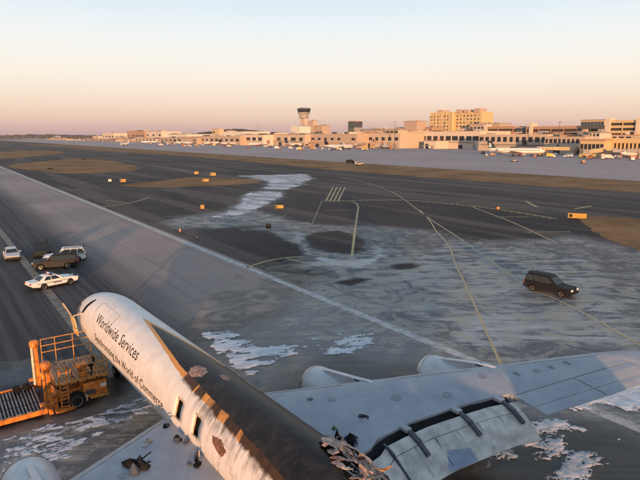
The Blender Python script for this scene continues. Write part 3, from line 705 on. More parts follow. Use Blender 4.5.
for sg in (1, -1):
    secs = [(y, interp(y, REX)) for y in (.6, 1.9, 3, 4.3, 4.9, 5.8, 6.8, 7.8, 8.9, 10, 11, 11.84)]+[(11.85, hinge(11.85)), (13, hinge(13)), (14.5, hinge(14.5)), (16, hinge(16)), (17.5, hinge(17.5)), (18.75, hinge(18.75)), (18.76, TEx(18.76)), (19.5, TEx(19.5)), (20.2, TEx(20.2)), (20.9, TEx(20.9)), (21.5, TEx(21.5)+.25), (21.9, TEx(21.9)+.6)]
    V, F = wing_mesh(secs); WING = MB().add(mir(V, sg), F).build('wing', M_WING, PLANE, auto=40)
    # ailerons and their tabs
    for (ya, yb) in ((11.9, 15.25), (15.32, 18.72)):
        rows = [((hinge(y)-.05, -y*sg, surf(hinge(y), y)-.012), (hinge(y)-(hinge(y)-TEx(y))*.62, -y*sg, surf(hinge(y)-(hinge(y)-TEx(y))*.62, y)-.012)) for y in (ya, (ya+yb)/2, yb)]
        A = MB().add(*slab(rows, .16)).build('aileron', M_WING, PLANE)
        rows = [((hinge(y)-(hinge(y)-TEx(y))*.62-.03, -y*sg, surf(hinge(y)-(hinge(y)-TEx(y))*.62, y)-.02), (TEx(y), -y*sg, surf(TEx(y), y)-.02)) for y in (ya, (ya+yb)/2, yb)]
        MB().add(*slab(rows, .08)).build('tab', M_WING, A)
    # lowered flaps: vane and main flap
    FS = {}
    for nm, (ya, yb) in dict(inner=(1.95, 4.85), outer=(4.95, 11.6)).items():
        ys = [ya+(yb-ya)*i/6 for i in range(7)]; rv = []; rm = []
        for y in ys:
            rx = interp(y, REX); z0 = surf(rx, y)-.16; k_ = 1.0 if y > 4.9 else 1.05
            f0 = (rx-.52*k_, -y*sg, z0); f1 = (rx-1.02*k_, -y*sg, z0-.26); m0 = (rx-1.06*k_, -y*sg, z0-.27); m1 = (rx-2.45*k_+.05*(y-5), -y*sg, z0-1.22)
            rv.append((f0, f1)); rm.append((m0, m1)); FS[nm, round(y, 3)] = (f0, f1, m0, m1)
        FV = MB().add(*slab(rv, .14)).build('flap_vane', M_FLAP, PLANE, smooth=False)
        FM = MB().add(*slab(rm, .22)).build('flap', M_FLAP, PLANE, smooth=False)
        n = 3 if nm == 'inner' else 6
        for i in range(1, n):                   # chordwise joints, thin ribs proud of the skin
            y = ya+(yb-ya)*i/n; rx = interp(y, REX); z0 = surf(rx, y)-.16
            MB().bar((rx-1.1, -y*sg, z0-.265), (rx-2.30+.05*(y-5), -y*sg, z0-1.09), .03, .03).build('flap_rib', M_STEEL if i == 2 else M_WING, FM)
    # dark sheet standing in for the shade in the open gap behind the wing
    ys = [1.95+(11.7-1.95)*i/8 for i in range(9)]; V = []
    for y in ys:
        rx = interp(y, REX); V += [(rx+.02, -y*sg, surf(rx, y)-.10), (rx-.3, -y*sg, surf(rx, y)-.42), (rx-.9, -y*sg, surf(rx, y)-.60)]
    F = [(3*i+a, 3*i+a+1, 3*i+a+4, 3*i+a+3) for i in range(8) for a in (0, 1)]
    MB().add(V, F).build('flap_gap_shade', M_DARK, PLANE)
    # hinge brackets with their pale caps
    for y in (4.9, 6.35, 9.05, 11.2):
        rx = interp(y, REX); z0 = surf(rx, y)
        if y > 5: MB().box(rx-.42, rx+.10, -y*sg-.17, -y*sg+.17, z0-.14, z0+.03).build('hinge_cap', M_WING, PLANE, bevel=.02)
        w_ = .26 if y > 5 else .12
        m = MB().bar((rx-.40, -y*sg, z0-.08), (rx-1.08, -y*sg, z0-.32), w_, .12).bar((rx-1.05, -y*sg, z0-.34), (rx-(1.62 if y > 5 else 2.4), -y*sg, z0-.70-(0 if y > 5 else .53)), w_*.85, .12)
        m.build('hinge_bracket', M_STEEL, PLANE, bevel=.02)
    if sg == 1:
        y0, y1 = 6.75, 8.35; P = []
        for y, q in ((y0, .45), (y1, .40), (y1, .99), (y0, .99)):
            rx = interp(y, REX); z0 = surf(rx, y)-.16; a = Vector((rx-1.06, -y, z0-.27)); b = Vector((rx-2.45+.05*(y-5), -y, z0-1.22)); p = a+(b-a)*q+Vector((0, 0, .045 if q < .6 else .02)); P.append(p)
        MB().add(P+[p-Vector((0, 0, .05)) for p in P], [(0,1,2,3),(7,6,5,4),(0,4,5,1),(1,5,6,2),(2,6,7,3),(3,7,4,0)]).build('flap_patch_panel', mat('blue_grey_panel', (.22, .27, .36), .4, .1, .2, 2), PLANE)['label'] = 'smooth blue grey replacement panel on the flap'
    # small fairings on the outer wing
    for y, x in ((13.6, -9.75), (15.4, -10.6), (16.4, -10.9)):
        m = MB(); V = [(x+.35, y, surf(x+.35, y)+.005)]
        for i in range(8): a = i*math.pi/4; px_, py_ = x+.0+.30*math.cos(a), y+.10*math.sin(a); V.append((px_, py_, surf(px_, py_)-.01))
        V[0] = (x+.05, y, surf(x, y)+.10)
        m.add(mir(V, sg), [(0, 1+i, 1+(i+1) % 8) for i in range(8)]).build('wing_fairing', mat('fairing_grey', (.17, .18, .20), .55), PLANE)
    # access panels and fuel caps on the upper skin
    for (y, q, a_, b_) in ((5.2, .30, .22, .14), (6.0, .52, .16, .12), (7.6, .42, .26, .16), (8.6, .22, .14, .1), (9.6, .5, .22, .14), (10.6, .35, .16, .1), (12.2, .3, .2, .12), (13.2, .55, .14, .1), (14.6, .35, .2, .12), (3.6, .45, .24, .16), (4.4, .25, .14, .1), (16.8, .3, .16, .1))[::2]:
        V = []
        x = LEx(y)-(LEx(y)-TEx(y))*q
        for i in range(14): t_ = i*math.pi/7; px_, py_ = x+a_*math.cos(t_), y+b_*1.6*math.sin(t_); V.append((px_, py_, surf(px_, py_)+.012))
        MB().add(mir(V, sg), [tuple(range(14))]).build('access_panel', (M_STEEL, mat('panel_grey', (.235, .245, .27), .5, .1, .3, 5))[1 if a_ > .15 else 0], PLANE)
    # leading edge strip at the root and panel seams
    for ya, yb in ((2.2, 6.6), (9.2, 12.4), (14.6, 18.6)):
        V = []; F = []; N = 6
        for i in range(N+1):
            y = ya+(yb-ya)*i/N
            for d in (.20, .62): x = LEx(y)-d; V.append((x, y, surf(x, y)+.012))
        F = [(2*i, 2*i+1, 2*i+3, 2*i+2) for i in range(N)]
        MB().add(mir(V, sg), F).build('leading_edge_panel', mat('pale_edge', (.33, .33, .34), .45, .1, .25, 2), PLANE)
    # ---- engines
    for (y, fx, zc) in ((7.85, .35, 1.86), (13.5, -3.75, 2.50)):
        Y = -y*sg
        prof = [(fx-.9, .70), (fx-.25, .80), (fx-.04, .90), (fx+.0, .97), (fx-.08, 1.04), (fx-.4, 1.11), (fx-1.2, 1.17), (fx-2.2, 1.16), (fx-3.0, 1.06), (fx-3.5, .93), (fx-3.5, .88), (fx-2.6, .86)]
        E_ = MB().lathe(prof, 32, 'x', (0, Y, zc), cap=False).build('engine', M_NAC, PLANE, smooth=True)
        MB().lathe([(fx-.5, .79), (fx-.2, .815), (fx-.02, .90), (fx+.035, .97), (fx-.03, 1.045), (fx-.26, 1.095)], 32, 'x', (0, Y, zc), cap=False).build('inlet_lip', M_METAL, E_, smooth=True)
        MB().lathe([(fx-.85, .80), (fx-.86, .25), (fx-.6, .16), (fx-.45, .01)], 24, 'x', (0, Y, zc)).build('fan', M_STEEL, E_)
        MB().lathe([(fx-2.8, .72), (fx-3.6, .66), (fx-4.6, .46), (fx-4.6, .40), (fx-5.3, .05)], 24, 'x', (0, Y, zc)).build('core_nozzle', M_METAL, E_, smooth=True)
        le = LEx(y); zt = surf(le-.6, y)
        poly = [(fx-.95, zc+1.15), (fx-1.6, zc+1.34), (le+.5, zref(y)+.14), (le-.5, zt+.055), (le-1.6, surf(le-1.6, y)-.15), (le-2.2, zref(y)-.6), (fx-4.2, zc+.45), (fx-1.2, zc+1.0)]
        MB().prism(poly, Y-.17, Y+.17, lambda x, z: .10 if x > fx-1.3 else (.0 if x > le else .06)).build('pylon', M_NAC, E_, bevel=.04)
        for k_ in (-1, 1):
            MB().box(le-.25, le+.45, Y+k_*.21-.03, Y+k_*.21+.03, zref(y)+.10, zref(y)+.135).build('pylon_seal', M_BLACK, E_)
# tail surfaces (behind the camera)
MB().prism([(-28.5, ZC+1.9), (-35.2, ZC+8.9), (-38.6, ZC+8.9), (-37.6, ZC+1.5)], -.2, .2, lambda x, z: .1 if z > 8 else 0).build('tail_fin', mat('fin_brown', (.05, .03, .022), .5), PLANE)
for sg in (1, -1):
    MB().add([(-32.5, sg*.5, ZC+1), (-37.6, sg*7.1, ZC+1.9), (-39.3, sg*7.1, ZC+1.9), (-37.6, sg*.5, ZC+1), (-32.5, sg*.5, ZC+.7), (-37.6, sg*7.1, ZC+1.8), (-39.3, sg*7.1, ZC+1.85), (-37.6, sg*.5, ZC+.9)], [(0,1,2,3),(7,6,5,4),(0,4,5,1),(1,5,6,2),(2,6,7,3),(3,7,4,0)]).build('stabilizer', M_WING, PLANE)
# landing gear
def wheelset(x, y, r, parent):
    w_ = MB().lathe([(-.17, r*.55), (-.19, r*.9), (-.12, r), (.12, r), (.19, r*.9), (.17, r*.55)], 20, 'y', (x, y, r)).build('gear_wheel', M_RUB, parent, smooth=True)
    MB().lathe([(-.18, .02), (-.18, r*.5), (.18, r*.5), (.18, .02)], 14, 'y', (x, y, r)).build('hub', M_METAL, w_)
for sg in (-1, 1):
    L_ = MB().tube((-9.2, sg*3.1, .5), (-9.2, sg*3.0, 2.6), .14, .17, 12).bar((-8.4, sg*3.1, .55), (-10, sg*3.1, .55), .16, .2).bar((-9.2, sg*3.0, 2.2), (-9.2, sg*1.6, 2.6), .12, .12).build('main_gear', M_METAL, PLANE)
    for dx in (-.7, .7):
        for dy in (-.42, .42): wheelset(-9.2+dx, sg*3.1+dy, .55, L_)
L_ = MB().tube((12.6, 0, .4), (12.8, 0, 2.2), .1, .13, 12).build('nose_gear', M_METAL, PLANE)
for dy in (-.28, .28): wheelset(12.6, dy, .42, L_)
# ---- loose wreckage lying on the wings
def debris(name, label, x, yr, seed, n, size, mats, flat=.6, z=None):
    rg = random.Random(seed); zz = surf(x, abs(yr)) if z is None else z
    c, s = math.cos(AROT), math.sin(AROT); P = Vector((AX.x+x*c+yr*s, AX.y+x*s-yr*c, zz))
    root = thing(name, label, 'debris', P, rg.uniform(0, 6))
    for k_ in range(n):
        a = rg.uniform(0, 6.28); r_ = size*rg.uniform(.1, .8) if k_ else 0; L2 = size*rg.uniform(.25, .6); px_, py_ = r_*math.cos(a), r_*math.sin(a); m = MB()
        if k_ % 3 == 2: m.tube((px_-L2, py_, .05), (px_+L2*.5, py_+L2*.6, .05+size*flat*rg.uniform(.2, .9)), .03, .03, 6)
        else:
            N = 7; V = [(px_, py_, .02+size*flat*rg.uniform(.35, .9))]
            for i in range(N): b = i/N*6.28; q = L2*rg.uniform(.35, 1.0); V.append((px_+q*math.cos(b), py_+q*math.sin(b), rg.uniform(.10, .25)*size))
            for i in range(N): v_ = V[1+i]; V.append((px_+(v_[0]-px_)*.8, py_+(v_[1]-py_)*.8, -.03))
            m.add(V, [(0, 1+i, 1+(i+1) % N) for i in range(N)]+[(1+i, 1+N+i, 1+N+(i+1) % N, 1+(i+1) % N) for i in range(N)]+[tuple(range(1+N, 1+2*N))])
        m.build('scrap', mats[k_ % len(mats)], root)
    return root
M_BLUE = mat('blue_scrap', (.03, .045, .22), .5, 0, .3, 4); M_TAN = mat('tan_scrap', (.42, .33, .25), .7, 0, .4, 5)
def on_wing(px, py):
    z = 3.2
    for _ in range(6):
        x, y = ac_px(px, py, z); z = surf(x, min(max(abs(y), 1.0), 21), 1)
    return x, y
x, y = on_wing(143, 467); debris('wreckage', 'tangle of blackened wreckage lying on the left wing near the fuselage', x, y, 2, 11, .75, [M_BLACK, M_BLACK, M_DARK, M_STEEL], .7)
x, y = on_wing(147, 443); debris('wreckage', 'small pale boxy scrap on the left wing above the black tangle', x, y, 3, 4, .38, [M_TAN, M_FLAP, M_BLACK])
for (px, py, lb, sz, sd_) in ((166, 426, 'dark scrap by the left wing root under the forward window', .38, 4), (180, 441, 'rounded grey lump by the left wing root below the open exits', .42, 6), (197, 461, 'thin dark scraps at the left wing root nearest the bottom edge', .5, 8)):
    x, y = on_wing(px, py); debris('wreckage', lb, x, min(y, -2.1), sd_, 5, sz, [M_BLACK, M_STEEL, M_TAN])
x, y = on_wing(363, 417); debris('wreckage', 'little dark twisted scrap in the middle of the right wing', x, y, 9, 6, .30, [M_BLACK, M_STEEL])
x, y = on_wing(338, 443); debris('wreckage', 'black and pale charred heap on the right wing root beside the torn roof', x, y, 12, 12, .75, [M_BLACK, M_TAN, M_BLACK, M_SCAR], .8)
x, y = on_wing(352, 444); debris('wreckage', 'bright blue crumpled scrap on the right wing root', x, y, 13, 5, .42, [M_BLUE, M_BLUE, M_STEEL], .9)
x, y = on_wing(335, 428); debris('wreckage', 'small white and green scrap on the right wing by the black roof', x, y, 14, 4, .28, [M_FLAP, mat('green_scrap', (.12, .16, .1), .6), M_BLACK])
# soot spots on the wing skin, each a thin flake
# ================================================================== ROAD VEHICLES
def car_paint(name, c, rough=.28):
    dark = max(c) < .1; t = NT(name); v = t.coord(); n = t.noise(v, 2.5, 5, .6); z = t.xyz(v)[2]
    dirt = t.math('MULTIPLY', t.step(t.math('ADD', z, t.math('MULTIPLY', n, .35)), .75, .35), .15 if dark else .5)
    t.base(t.mix(dirt, c, (.13, .11, .10)), t.math('ADD', .52 if dark else rough, t.math('MULTIPLY', n, .15)), 0, .2 if dark else .5)
    t.set(t.b.inputs['Coat Weight'], .0 if dark else .4); t.set(t.b.inputs['Coat Roughness'], .03); return t.m
M_CGLASS = mat('car_glass', (.015, .02, .022), .06, 0, .1, 1)
M_RIM = mat('wheel_rim', (.42, .40, .38), .35, .7, .3, 8); M_LAMP = mat('lamp_lens', (.75, .72, .66), .12, 0, .1, 4); M_TAIL = mat('tail_lens', (.30, .015, .012), .2, 0, .2, 4)
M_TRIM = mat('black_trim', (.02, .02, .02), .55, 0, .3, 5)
def car(name, label, loc, rz, spec, paint, extras=None, group=None):
    root = thing(name, label, 'car', loc, rz, group)
    L, Wd, H_, wb, belt, hood, gz = spec['L'], spec['W'], spec['H'], spec['wb'], spec['belt'], spec['hood'], .24
    f, b = L/2, -L/2; r = spec['r']; hw = Wd/2; xf = spec['xf']; xr = spec['xr']       # front and rear axle x
    # lower body with wheel arches cut into the side profile
    def arch(xc):
        R_ = r*1.16; a0 = math.asin((gz+.06-r)/R_) if abs(gz+.06-r) < R_ else 0
        A = [math.pi-a0+(2*a0-math.pi)*i/8 for i in range(9)]
        return [(xc-R_*math.cos(math.pi-q) if False else xc+R_*math.cos(q), r+R_*math.sin(q)) for q in A]
    top = spec['top']                          # list of (x, z) from rear to front along the upper edge
    prof = [(b+.06, gz+.22), (b, .55)]+top+[(f, .55), (f-.06, gz+.10)]
    prof += list(reversed(arch(xf)))+list(reversed(arch(xr)))
    def inset(x, z):
        k = .05*max(0, (abs(x)-L*.36)/(L*.14))**2*3.2
        return k+(.09*max(0, (z-belt+.25)/.25) if z > belt-.25 else 0)+(.05 if z < .4 else 0)
    body = MB().prism(prof, -hw, hw, inset).build('body', paint, root, bevel=.045)
    # underbody so the arches read as dark wells
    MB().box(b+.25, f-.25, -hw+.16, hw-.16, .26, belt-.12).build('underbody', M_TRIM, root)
    # cabin frustum and its panes
    g0, g1 = spec['cab']; (xb0, xb1), (xt0, xt1) = g0, g1; wb_, wt = hw-.10, hw-spec.get('tumble', .27); z0, z1 = belt-.03, H_
    Bq = [(xb0, -wb_, z0), (xb1, -wb_, z0), (xb1, wb_, z0), (xb0, wb_, z0)]; T = [(xt0, -wt, z1-.05), (xt1, -wt, z1-.05), (xt1, wt, z1-.05), (xt0, wt, z1-.05)]
    T2 = [(xt0+.12, -wt+.12, z1), (xt1-.18, -wt+.12, z1), (xt1-.18, wt-.12, z1), (xt0+.12, wt-.12, z1)]
    cabm = MB().add(Bq+T+T2, [(0,1,5,4),(1,2,6,5),(2,3,7,6),(3,0,4,7),(4,5,9,8),(5,6,10,9),(6,7,11,10),(7,4,8,11),(8,9,10,11),(3,2,1,0)]).build('cabin', spec.get('roofmat') or paint, root, bevel=.04)
    def pane(a, b_, c, d, u0, u1, v0=.12, v1=.88):
        a, b_, c, d = map(Vector, (a, b_, c, d)); P = lambda u, v: (a*(1-u)+b_*u)*(1-v)+(d*(1-u)+c*u)*v
        n = (b_-a).cross(d-a).normalized(); cen = (a+b_+c+d)/4-Vector(((xb0+xb1)/2, 0, (z0+z1)/2)); n = n if n.dot(cen) > 0 else -n
        V = [P(*q)+n*.012 for q in ((u0, v0), (u1, v0), (u1, v1), (u0, v1))]; V += [p-n*.03 for p in V]
        MB().add(V, [(0,1,2,3),(7,6,5,4),(0,4,5,1),(1,5,6,2),(2,6,7,3),(3,7,4,0)]).build('window', M_CGLASS, cabm)
    pane(Bq[1], Bq[2], T[2], T[1], .06, .94); pane(Bq[3], Bq[0], T[0], T[3], .08, .92)
    for (i, j) in ((0, 1), (3, 2)):
        for u0, u1 in spec['panes']: pane(Bq[i], Bq[j], T[j], T[i], u0, u1)
    # wheels
    for xw in (xf, xr):
        for sg in (-1, 1):
            y = sg*(hw-.13)
            w_ = MB().lathe([(-.11, r*.62), (-.125, r*.88), (-.09, r), (.09, r), (.125, r*.88), (.11, r*.62)], 22, 'y', (xw, y, r)).build('wheel', M_RUB, root, smooth=True)
            MB().lathe([(-.05, .03), (.06*1, .03), (.06, r*.2), (.10, r*.5), (.118, r*.64), (-.05, r*.64)] if sg > 0 else [(.05, .03), (-.06, .03), (-.06, r*.2), (-.10, r*.5), (-.118, r*.64), (.05, r*.64)], 18, 'y', (xw, y, r)).build('rim', spec.get('rim', M_RIM), w_)
            for k in range(5):
                a = k*1.2566; MB().bar((xw+.07*math.cos(a), y+sg*.105, r+.07*math.sin(a)), (xw+r*.58*math.cos(a), y+sg*.112, r+r*.58*math.sin(a)), .03, .05).build('spoke', M_TRIM if k % 2 else M_RIM, w_)
    # lamps, bumpers, grille, mirrors, door seams
    for sg in (-1, 1):
        MB().box(f-.10, f+.012, sg*(hw-.42)-.17, sg*(hw-.42)+.17, hood-.32, hood-.13).build('headlight', M_LAMP, root, bevel=.02)
        MB().box(b-.012, b+.10, sg*(hw-.33)-.16, sg*(hw-.33)+.16, .72, .72+spec.get('tl', .2)).build('taillight', M_TAIL, root, bevel=.02)
        MB().box(xb1-.55, xb1-.35, sg*(hw+.02)-.08, sg*(hw+.02)+.12*1, belt+.0, belt+.16).build('mirror', M_TRIM if spec.get('dark') else paint, root, bevel=.03)
        for xd in spec['doors']: MB().box(xd-.008, xd+.008, sg*(hw-.012)-.02, sg*(hw-.012)+.016, .45, belt-.28).build('door_seam', M_TRIM, root)
    MB().box(f-.05, f+.006, -.38, .38, hood-.32, hood-.12).build('grille', M_TRIM, root)
    for x0, x1 in ((f-.12, f+.05), (b-.05, b+.12)): MB().box(x0, x1, -hw+.10, hw-.10, .38, .58).build('bumper', spec.get('bump', M_TRIM), root, bevel=.04)
    if extras: extras(root, hw, belt)
    return root
SUVS = dict(L=5.3, W=2.0, H=1.92, wb=3.1, belt=1.12, hood=1.06, r=.385, xf=1.66, xr=-1.52, top=[(-2.62, 1.0), (-2.55, 1.10), (1.05, 1.12), (1.35, 1.08), (2.35, 1.03), (2.58, .92)],
            cab=[(-2.55, 1.12), (-2.30, .28)], panes=[(.04, .27), (.30, .55), (.58, .88)], doors=(-.95, .0, 1.0), tl=.4, tumble=.24, dark=True)
def long_suv(): d = dict(SUVS); return d
SEDAN = dict(L=5.3, W=1.95, H=1.46, wb=2.91, belt=.96, hood=.94, r=.335, xf=1.62, xr=-1.29, top=[(-2.63, .82), (-2.56, .93), (-1.55, .97), (1.10, .96), (2.2, .88), (2.56, .78)],
             cab=[(-1.75, 1.12), (-1.05, .28)], panes=[(.17, .45), (.49, .83)], doors=(-.95, .0, 1.0), tl=.16, tumble=.36)
def rack(root, hw, belt):
    for sg in (-1, 1): MB().bar((-2.1, sg*.62, 1.985), (.1, sg*.62, 1.985), .05, .05).bar((-2.0, sg*.62, 1.90), (-2.0, sg*.62, 1.985), .05, .05).bar((0, sg*.62, 1.90), (0, sg*.62, 1.985), .05, .05).build('roof_rail', M_TRIM, root)
    MB().bar((-2.35, -.6, 1.95), (-2.35, .6, 1.95), .25, .05).build('rear_spoiler', M_TRIM, root)
def police(root, hw, belt):
    MB().box(-.42, -.18, -.62, .62, 1.46, 1.52).build('light_bar_base', M_TRIM, root)
    for y0, y1, m_ in ((-.60, -.22, M_BLUE), (-.2, .2, M_LAMP), (.22, .60, M_TAIL)): MB().box(-.44, -.16, y0, y1, 1.52, 1.64).build('light_bar', m_, root, bevel=.03)
    mb = mat('police_stripe', (.03, .04, .09), .4)
    for sg in (-1, 1):
        MB().box(-2.0, 1.75, sg*(hw+.003)-.006, sg*(hw+.003)+.006, .70, .76).build('side_stripe', mb, root)
        MB().box(-.30, .62, sg*(hw+.003)-.007, sg*(hw+.003)+.007, .56, .67).build('door_marking', mb, root)
    MB().bar((-2.2, .4, .95), (-2.25, .4, 1.6), .015, .015).build('antenna', M_TRIM, root)
WHITE = car_paint('white_car_paint', (.62, .60, .58)); BLACKP = car_paint('black_car_paint', (.012, .012, .015), .2); SILVER = car_paint('silver_car_paint', (.42, .41, .42), .3); DGREEN = car_paint('dark_car_paint', (.02, .026, .026), .22)
def at(P): return (P[0], P[1], 0.008)
car('police_car', 'white police sedan with roof light bar in front of the aircraft nose', at((-30.1, 59.3)), R(49.7), SEDAN, WHITE, police)
car('parked_suv', 'black sport utility vehicle standing alone on the foam streaked taxiway', at((24.8, 56.7)), R(-49.2), dict(SUVS, rim=mat('sunlit_rim', (.50, .40, .28), .35, .6, .2, 6)), BLACKP, rack)  # gold of the low sun is put into the rim colour
P = G(12, 262); car('silver_sedan', 'silver sedan facing the camera at the left edge beyond the police car', at((P.x-.51*2.0-.2, P.y+.86*2.6)), R(-57), dict(SEDAN, L=4.9, xf=1.48, xr=-1.3, cab=[(-1.9, 1.12), (-1.2, .25)]), SILVER)
P = G(42.5, 258); car('dark_suv', 'dark sport utility vehicle with headlights towards the camera, farthest of the parked vehicles', at((P.x-1.0, P.y+2.0)), R(-68), dict(SUVS, L=4.9, xf=1.48, xr=-1.42, cab=[(-2.35, 1.05), (-2.1, .25)]), DGREEN, rack)
car('black_suv', 'black sport utility vehicle facing left just behind the police car', at((-33.8, 68.0)), R(197.5), dict(SUVS, H=1.80), BLACKP, rack)
car('white_suv', 'white sport utility vehicle half hidden behind the black one', at((-34.2, 71.4)), R(203), SUVS, WHITE, rack)
# ================================================================== CARGO LOADER
M_ORG = mat('loader_orange', (.62, .20, .022), .5, 0, .45, 3.4, .2, (.22, .07, .016)); M_ORG2 = mat('loader_rail', (.55, .24, .05), .5, 0, .5, 4)
M_ROLL = mat('roller_steel', (.21, .20, .20), .45, .5, .5, 5); M_CYL = mat('cylinder_cream', (.60, .50, .38), .4, 0, .3, 4)
o_ = W(36.3, 4.6)
LD = thing('cargo_loader', 'orange aircraft cargo loader with masts, ladder and long roller deck beside the nose', 'loader', (o_.x, o_.y, .008), ROT_U)
# local x: towards the aircraft, local y: along the runway (far side positive)
yn, yf = -2.15, 2.15
MB().box(.25, 3.05, yn+.35, yf-.35, .55, 1.15).build('chassis', M_ORG, LD, bevel=.04)
b_ = MB().box(1.75, 3.15, yn+.05, yf-.05, .52, 1.45).build('front_body', M_ORG, LD, bevel=.06)
MB().box(3.15, 3.22, yn+.10, yf-.10, .42, .60).box(2.1, 3.2, yn-.02, yn+.04, .42, .56).build('bumper', M_ORG2, b_, bevel=.02)
MB().box(2.75, 3.10, yn+.02, yn+.048, 1.05, 1.28).build('side_lamp', M_LAMP, b_)
MB().box(1.75, 1.95, yn+.0, yn+.25, .35, .75).build('step', M_CYL, b_, bevel=.02)
for x in (1.30,):
    for y, sg in ((yn+.06, -1), (yf-.06, 1)):
        w_ = MB().lathe([(-.19, .30), (-.21, .47), (-.15, .54), (.15, .54), (.21, .47), (.19, .30)], 24, 'y', (x, y, .54)).build('wheel', M_RUB, LD, smooth=True)
        MB().lathe([(sg*.05, .05), (sg*.16, .07), (sg*.10, .20), (sg*.205, .33), (-sg*.15, .33)], 18, 'y', (x, y, .54)).build('rim', M_CYL, w_)
        for k in range(6): a = k*1.047; MB().tube((x+.17*math.cos(a), y+sg*.14, .54+.17*math.sin(a)), (x+.17*math.cos(a), y+sg*.20, .54+.17*math.sin(a)), .03, .03, 6).build('wheel_bolt', M_STEEL, w_)
for y in (yn+.25, yf-.55): MB().box(.85, 1.78, y, y+.3, 1.13, 1.20).build('fender', M_ORG, LD, bevel=.03)
# bridge platform: deck, rollers and railings
br_ = MB().box(.30, 3.3, yn+.2, yf-.2, 1.62, 1.76).build('bridge_deck', M_ORG2, LD, bevel=.02)
for k in range(12): MB().tube((.45+k*.24, yn+.5, 1.80), (.45+k*.24, yf-.5, 1.80), .045, .045, 8).build('roller', M_ROLL, br_)
for x in (.6, 1.5, 2.4): MB().bar((x, yn+.5, 1.15), (x+.5, yn+.5, 1.62), .10, .10).bar((x+.5, yf-.5, 1.15), (x, yf-.5, 1.62), .10, .10).build('lift_arm', M_ORG, LD)
def railing(name, pts, zs, posts):
    m = MB()
    for z in zs:
        for a, b in zip(pts, pts[1:]): m.tube((a[0], a[1], z), (b[0], b[1], z), .03, .03, 6)
    for p in posts: m.tube((p[0], p[1], posts[p][0]), (p[0], p[1], posts[p][1]), .03, .03, 6)
    return m.build(name, M_ORG2, LD)
railing('far_railing', [(.15, yf-.1), (3.2, yf-.1)], (2.55, 3.0, 3.45), {(.15, yf-.1): (1.6, 3.45), (1.0, yf-.1): (1.6, 3.45), (2.1, yf-.1): (1.6, 3.45), (3.2, yf-.1): (1.6, 3.45)})
railing('near_railing', [(1.1, yn+.15), (3.25, yn+.15)], (2.2, 2.7), {(1.1, yn+.15): (1.6, 2.7), (1.8, yn+.15): (1.6, 2.7), (2.5, yn+.15): (1.6, 2.7), (3.25, yn+.15): (1.6, 2.7)})
railing('end_railing', [(3.25, yn+.15), (3.25, yn+1.2)], (2.2, 2.7), {(3.25, yn+1.2): (1.6, 2.7)})
# operator stand: seat box and console
st_ = MB().box(1.65, 2.15, yn+.5, yn+1.0, 1.76, 2.45).build('control_console', M_ORG, LD, bevel=.05)
MB().box(1.55, 2.20, yn+.45, yn+1.05, 2.45, 2.62).build('console_top', M_ORG, st_, bevel=.05)
MB().tube((2.45, yn+.8, 1.76), (2.45, yn+.8, 2.3), .07, .07).box(2.25, 2.65, yn+.6, yn+1.05, 2.3, 2.4).box(2.58, 2.66, yn+.6, yn+1.05, 2.4, 2.85).build('seat', M_BLACK, LD, bevel=.03)
MB().tube((1.3, yn+.9, 1.76), (1.2, yn+.9, 2.5), .05, .05).box(1.05, 1.35, yn+.7, yn+1.1, 2.45, 2.55).build('engine_stack', M_STEEL, LD)
# ladder on the near side
m = MB()
for x in (.42, .85): m.bar((x, yn-.12, .25), (x, yn-.02, 3.0), .07, .07)
lad = m.build('ladder', M_ORG, LD)
for k in range(11): z = .42+k*.235; MB().tube((.42, yn-.12+.1*(z-.25)/2.75, z), (.85, yn-.12+.1*(z-.25)/2.75, z), .025, .025, 6).build('rung', M_ORG2, lad)
MB().box(.05, 1.15, yn-.30, yn+.20, .16, .34).build('ladder_step', M_ORG, LD, bevel=.03)
MB().box(.05, .25, yn-.05, yn+.5, .34, 1.0).build('step_bracket', M_ORG, LD); MB().box(.95, 1.1, yn-.05, yn+.3, .34, .9).build('step_bracket', M_ORG, LD)
for k, (p0, p1, sag) in enumerate((((.3, yn+.3, 1.5), (1.9, yn+.5, 1.5), .35), ((-.1, yn+.2, 2.2), (.9, yn+.6, 1.7), .5), ((.2, yf-.5, 2.6), (1.4, yf-.8, 1.8), .4), ((2.0, yn+.6, 2.3), (3.0, yn+.3, 1.6), .3))):
    m = MB(); prev = None
    for i in range(9):
        q = i/8; P = Vector(p0).lerp(Vector(p1), q)-Vector((0, 0, sag*4*q*(1-q)))
        if prev is not None: m.tube(prev, P, .03, .03, 6)
        prev = P
    m.build('hose', M_BLACK, LD)
for k in range(5): MB().box(.35+k*.56, .41+k*.56, yn+.17, yn+.20, 1.64, 1.75).build('stake_pocket', M_BLACK, br_)
MB().box(1.85, 2.45, yn+.035, yn+.049, .72, 1.0).build('body_hatch', M_STEEL, b_)
MB().box(.3, 1.7, yn+.36, yf-.36, .3, .55).build('engine_block', M_BLACK, LD, bevel=.05)
# masts with round caps
for y in (yn-.05, yf-.15):
    mt = MB().box(-.30, -.06, y-.14, y+.14, .15, 3.05).build('mast', M_ORG, LD, bevel=.03)
    MB().tube((-.42, y-.10, .5), (-.42, y-.10, 3.1), .085, .085, 14).build('lift_cylinder', M_CYL if y > 0 else M_ORG, mt, smooth=False)
    MB().lathe([(-.17, .05), (-.17, .24), (.0, .30), (.22, .28), (.30, .15), (.31, .02)], 18, 'z', (-.25, y, 3.22)).build('mast_cap', M_ORG, mt, smooth=True)
    MB().box(-.75, .2, y-.16, y+.16, .80, .94).build('mast_foot', M_ORG, mt, bevel=.02)
    MB().bar((-.18, y+.0, 1.1), (.35, y+(.35 if y < 0 else -.35), 1.1), .16, .25).build('mast_brace', M_ORG, mt)
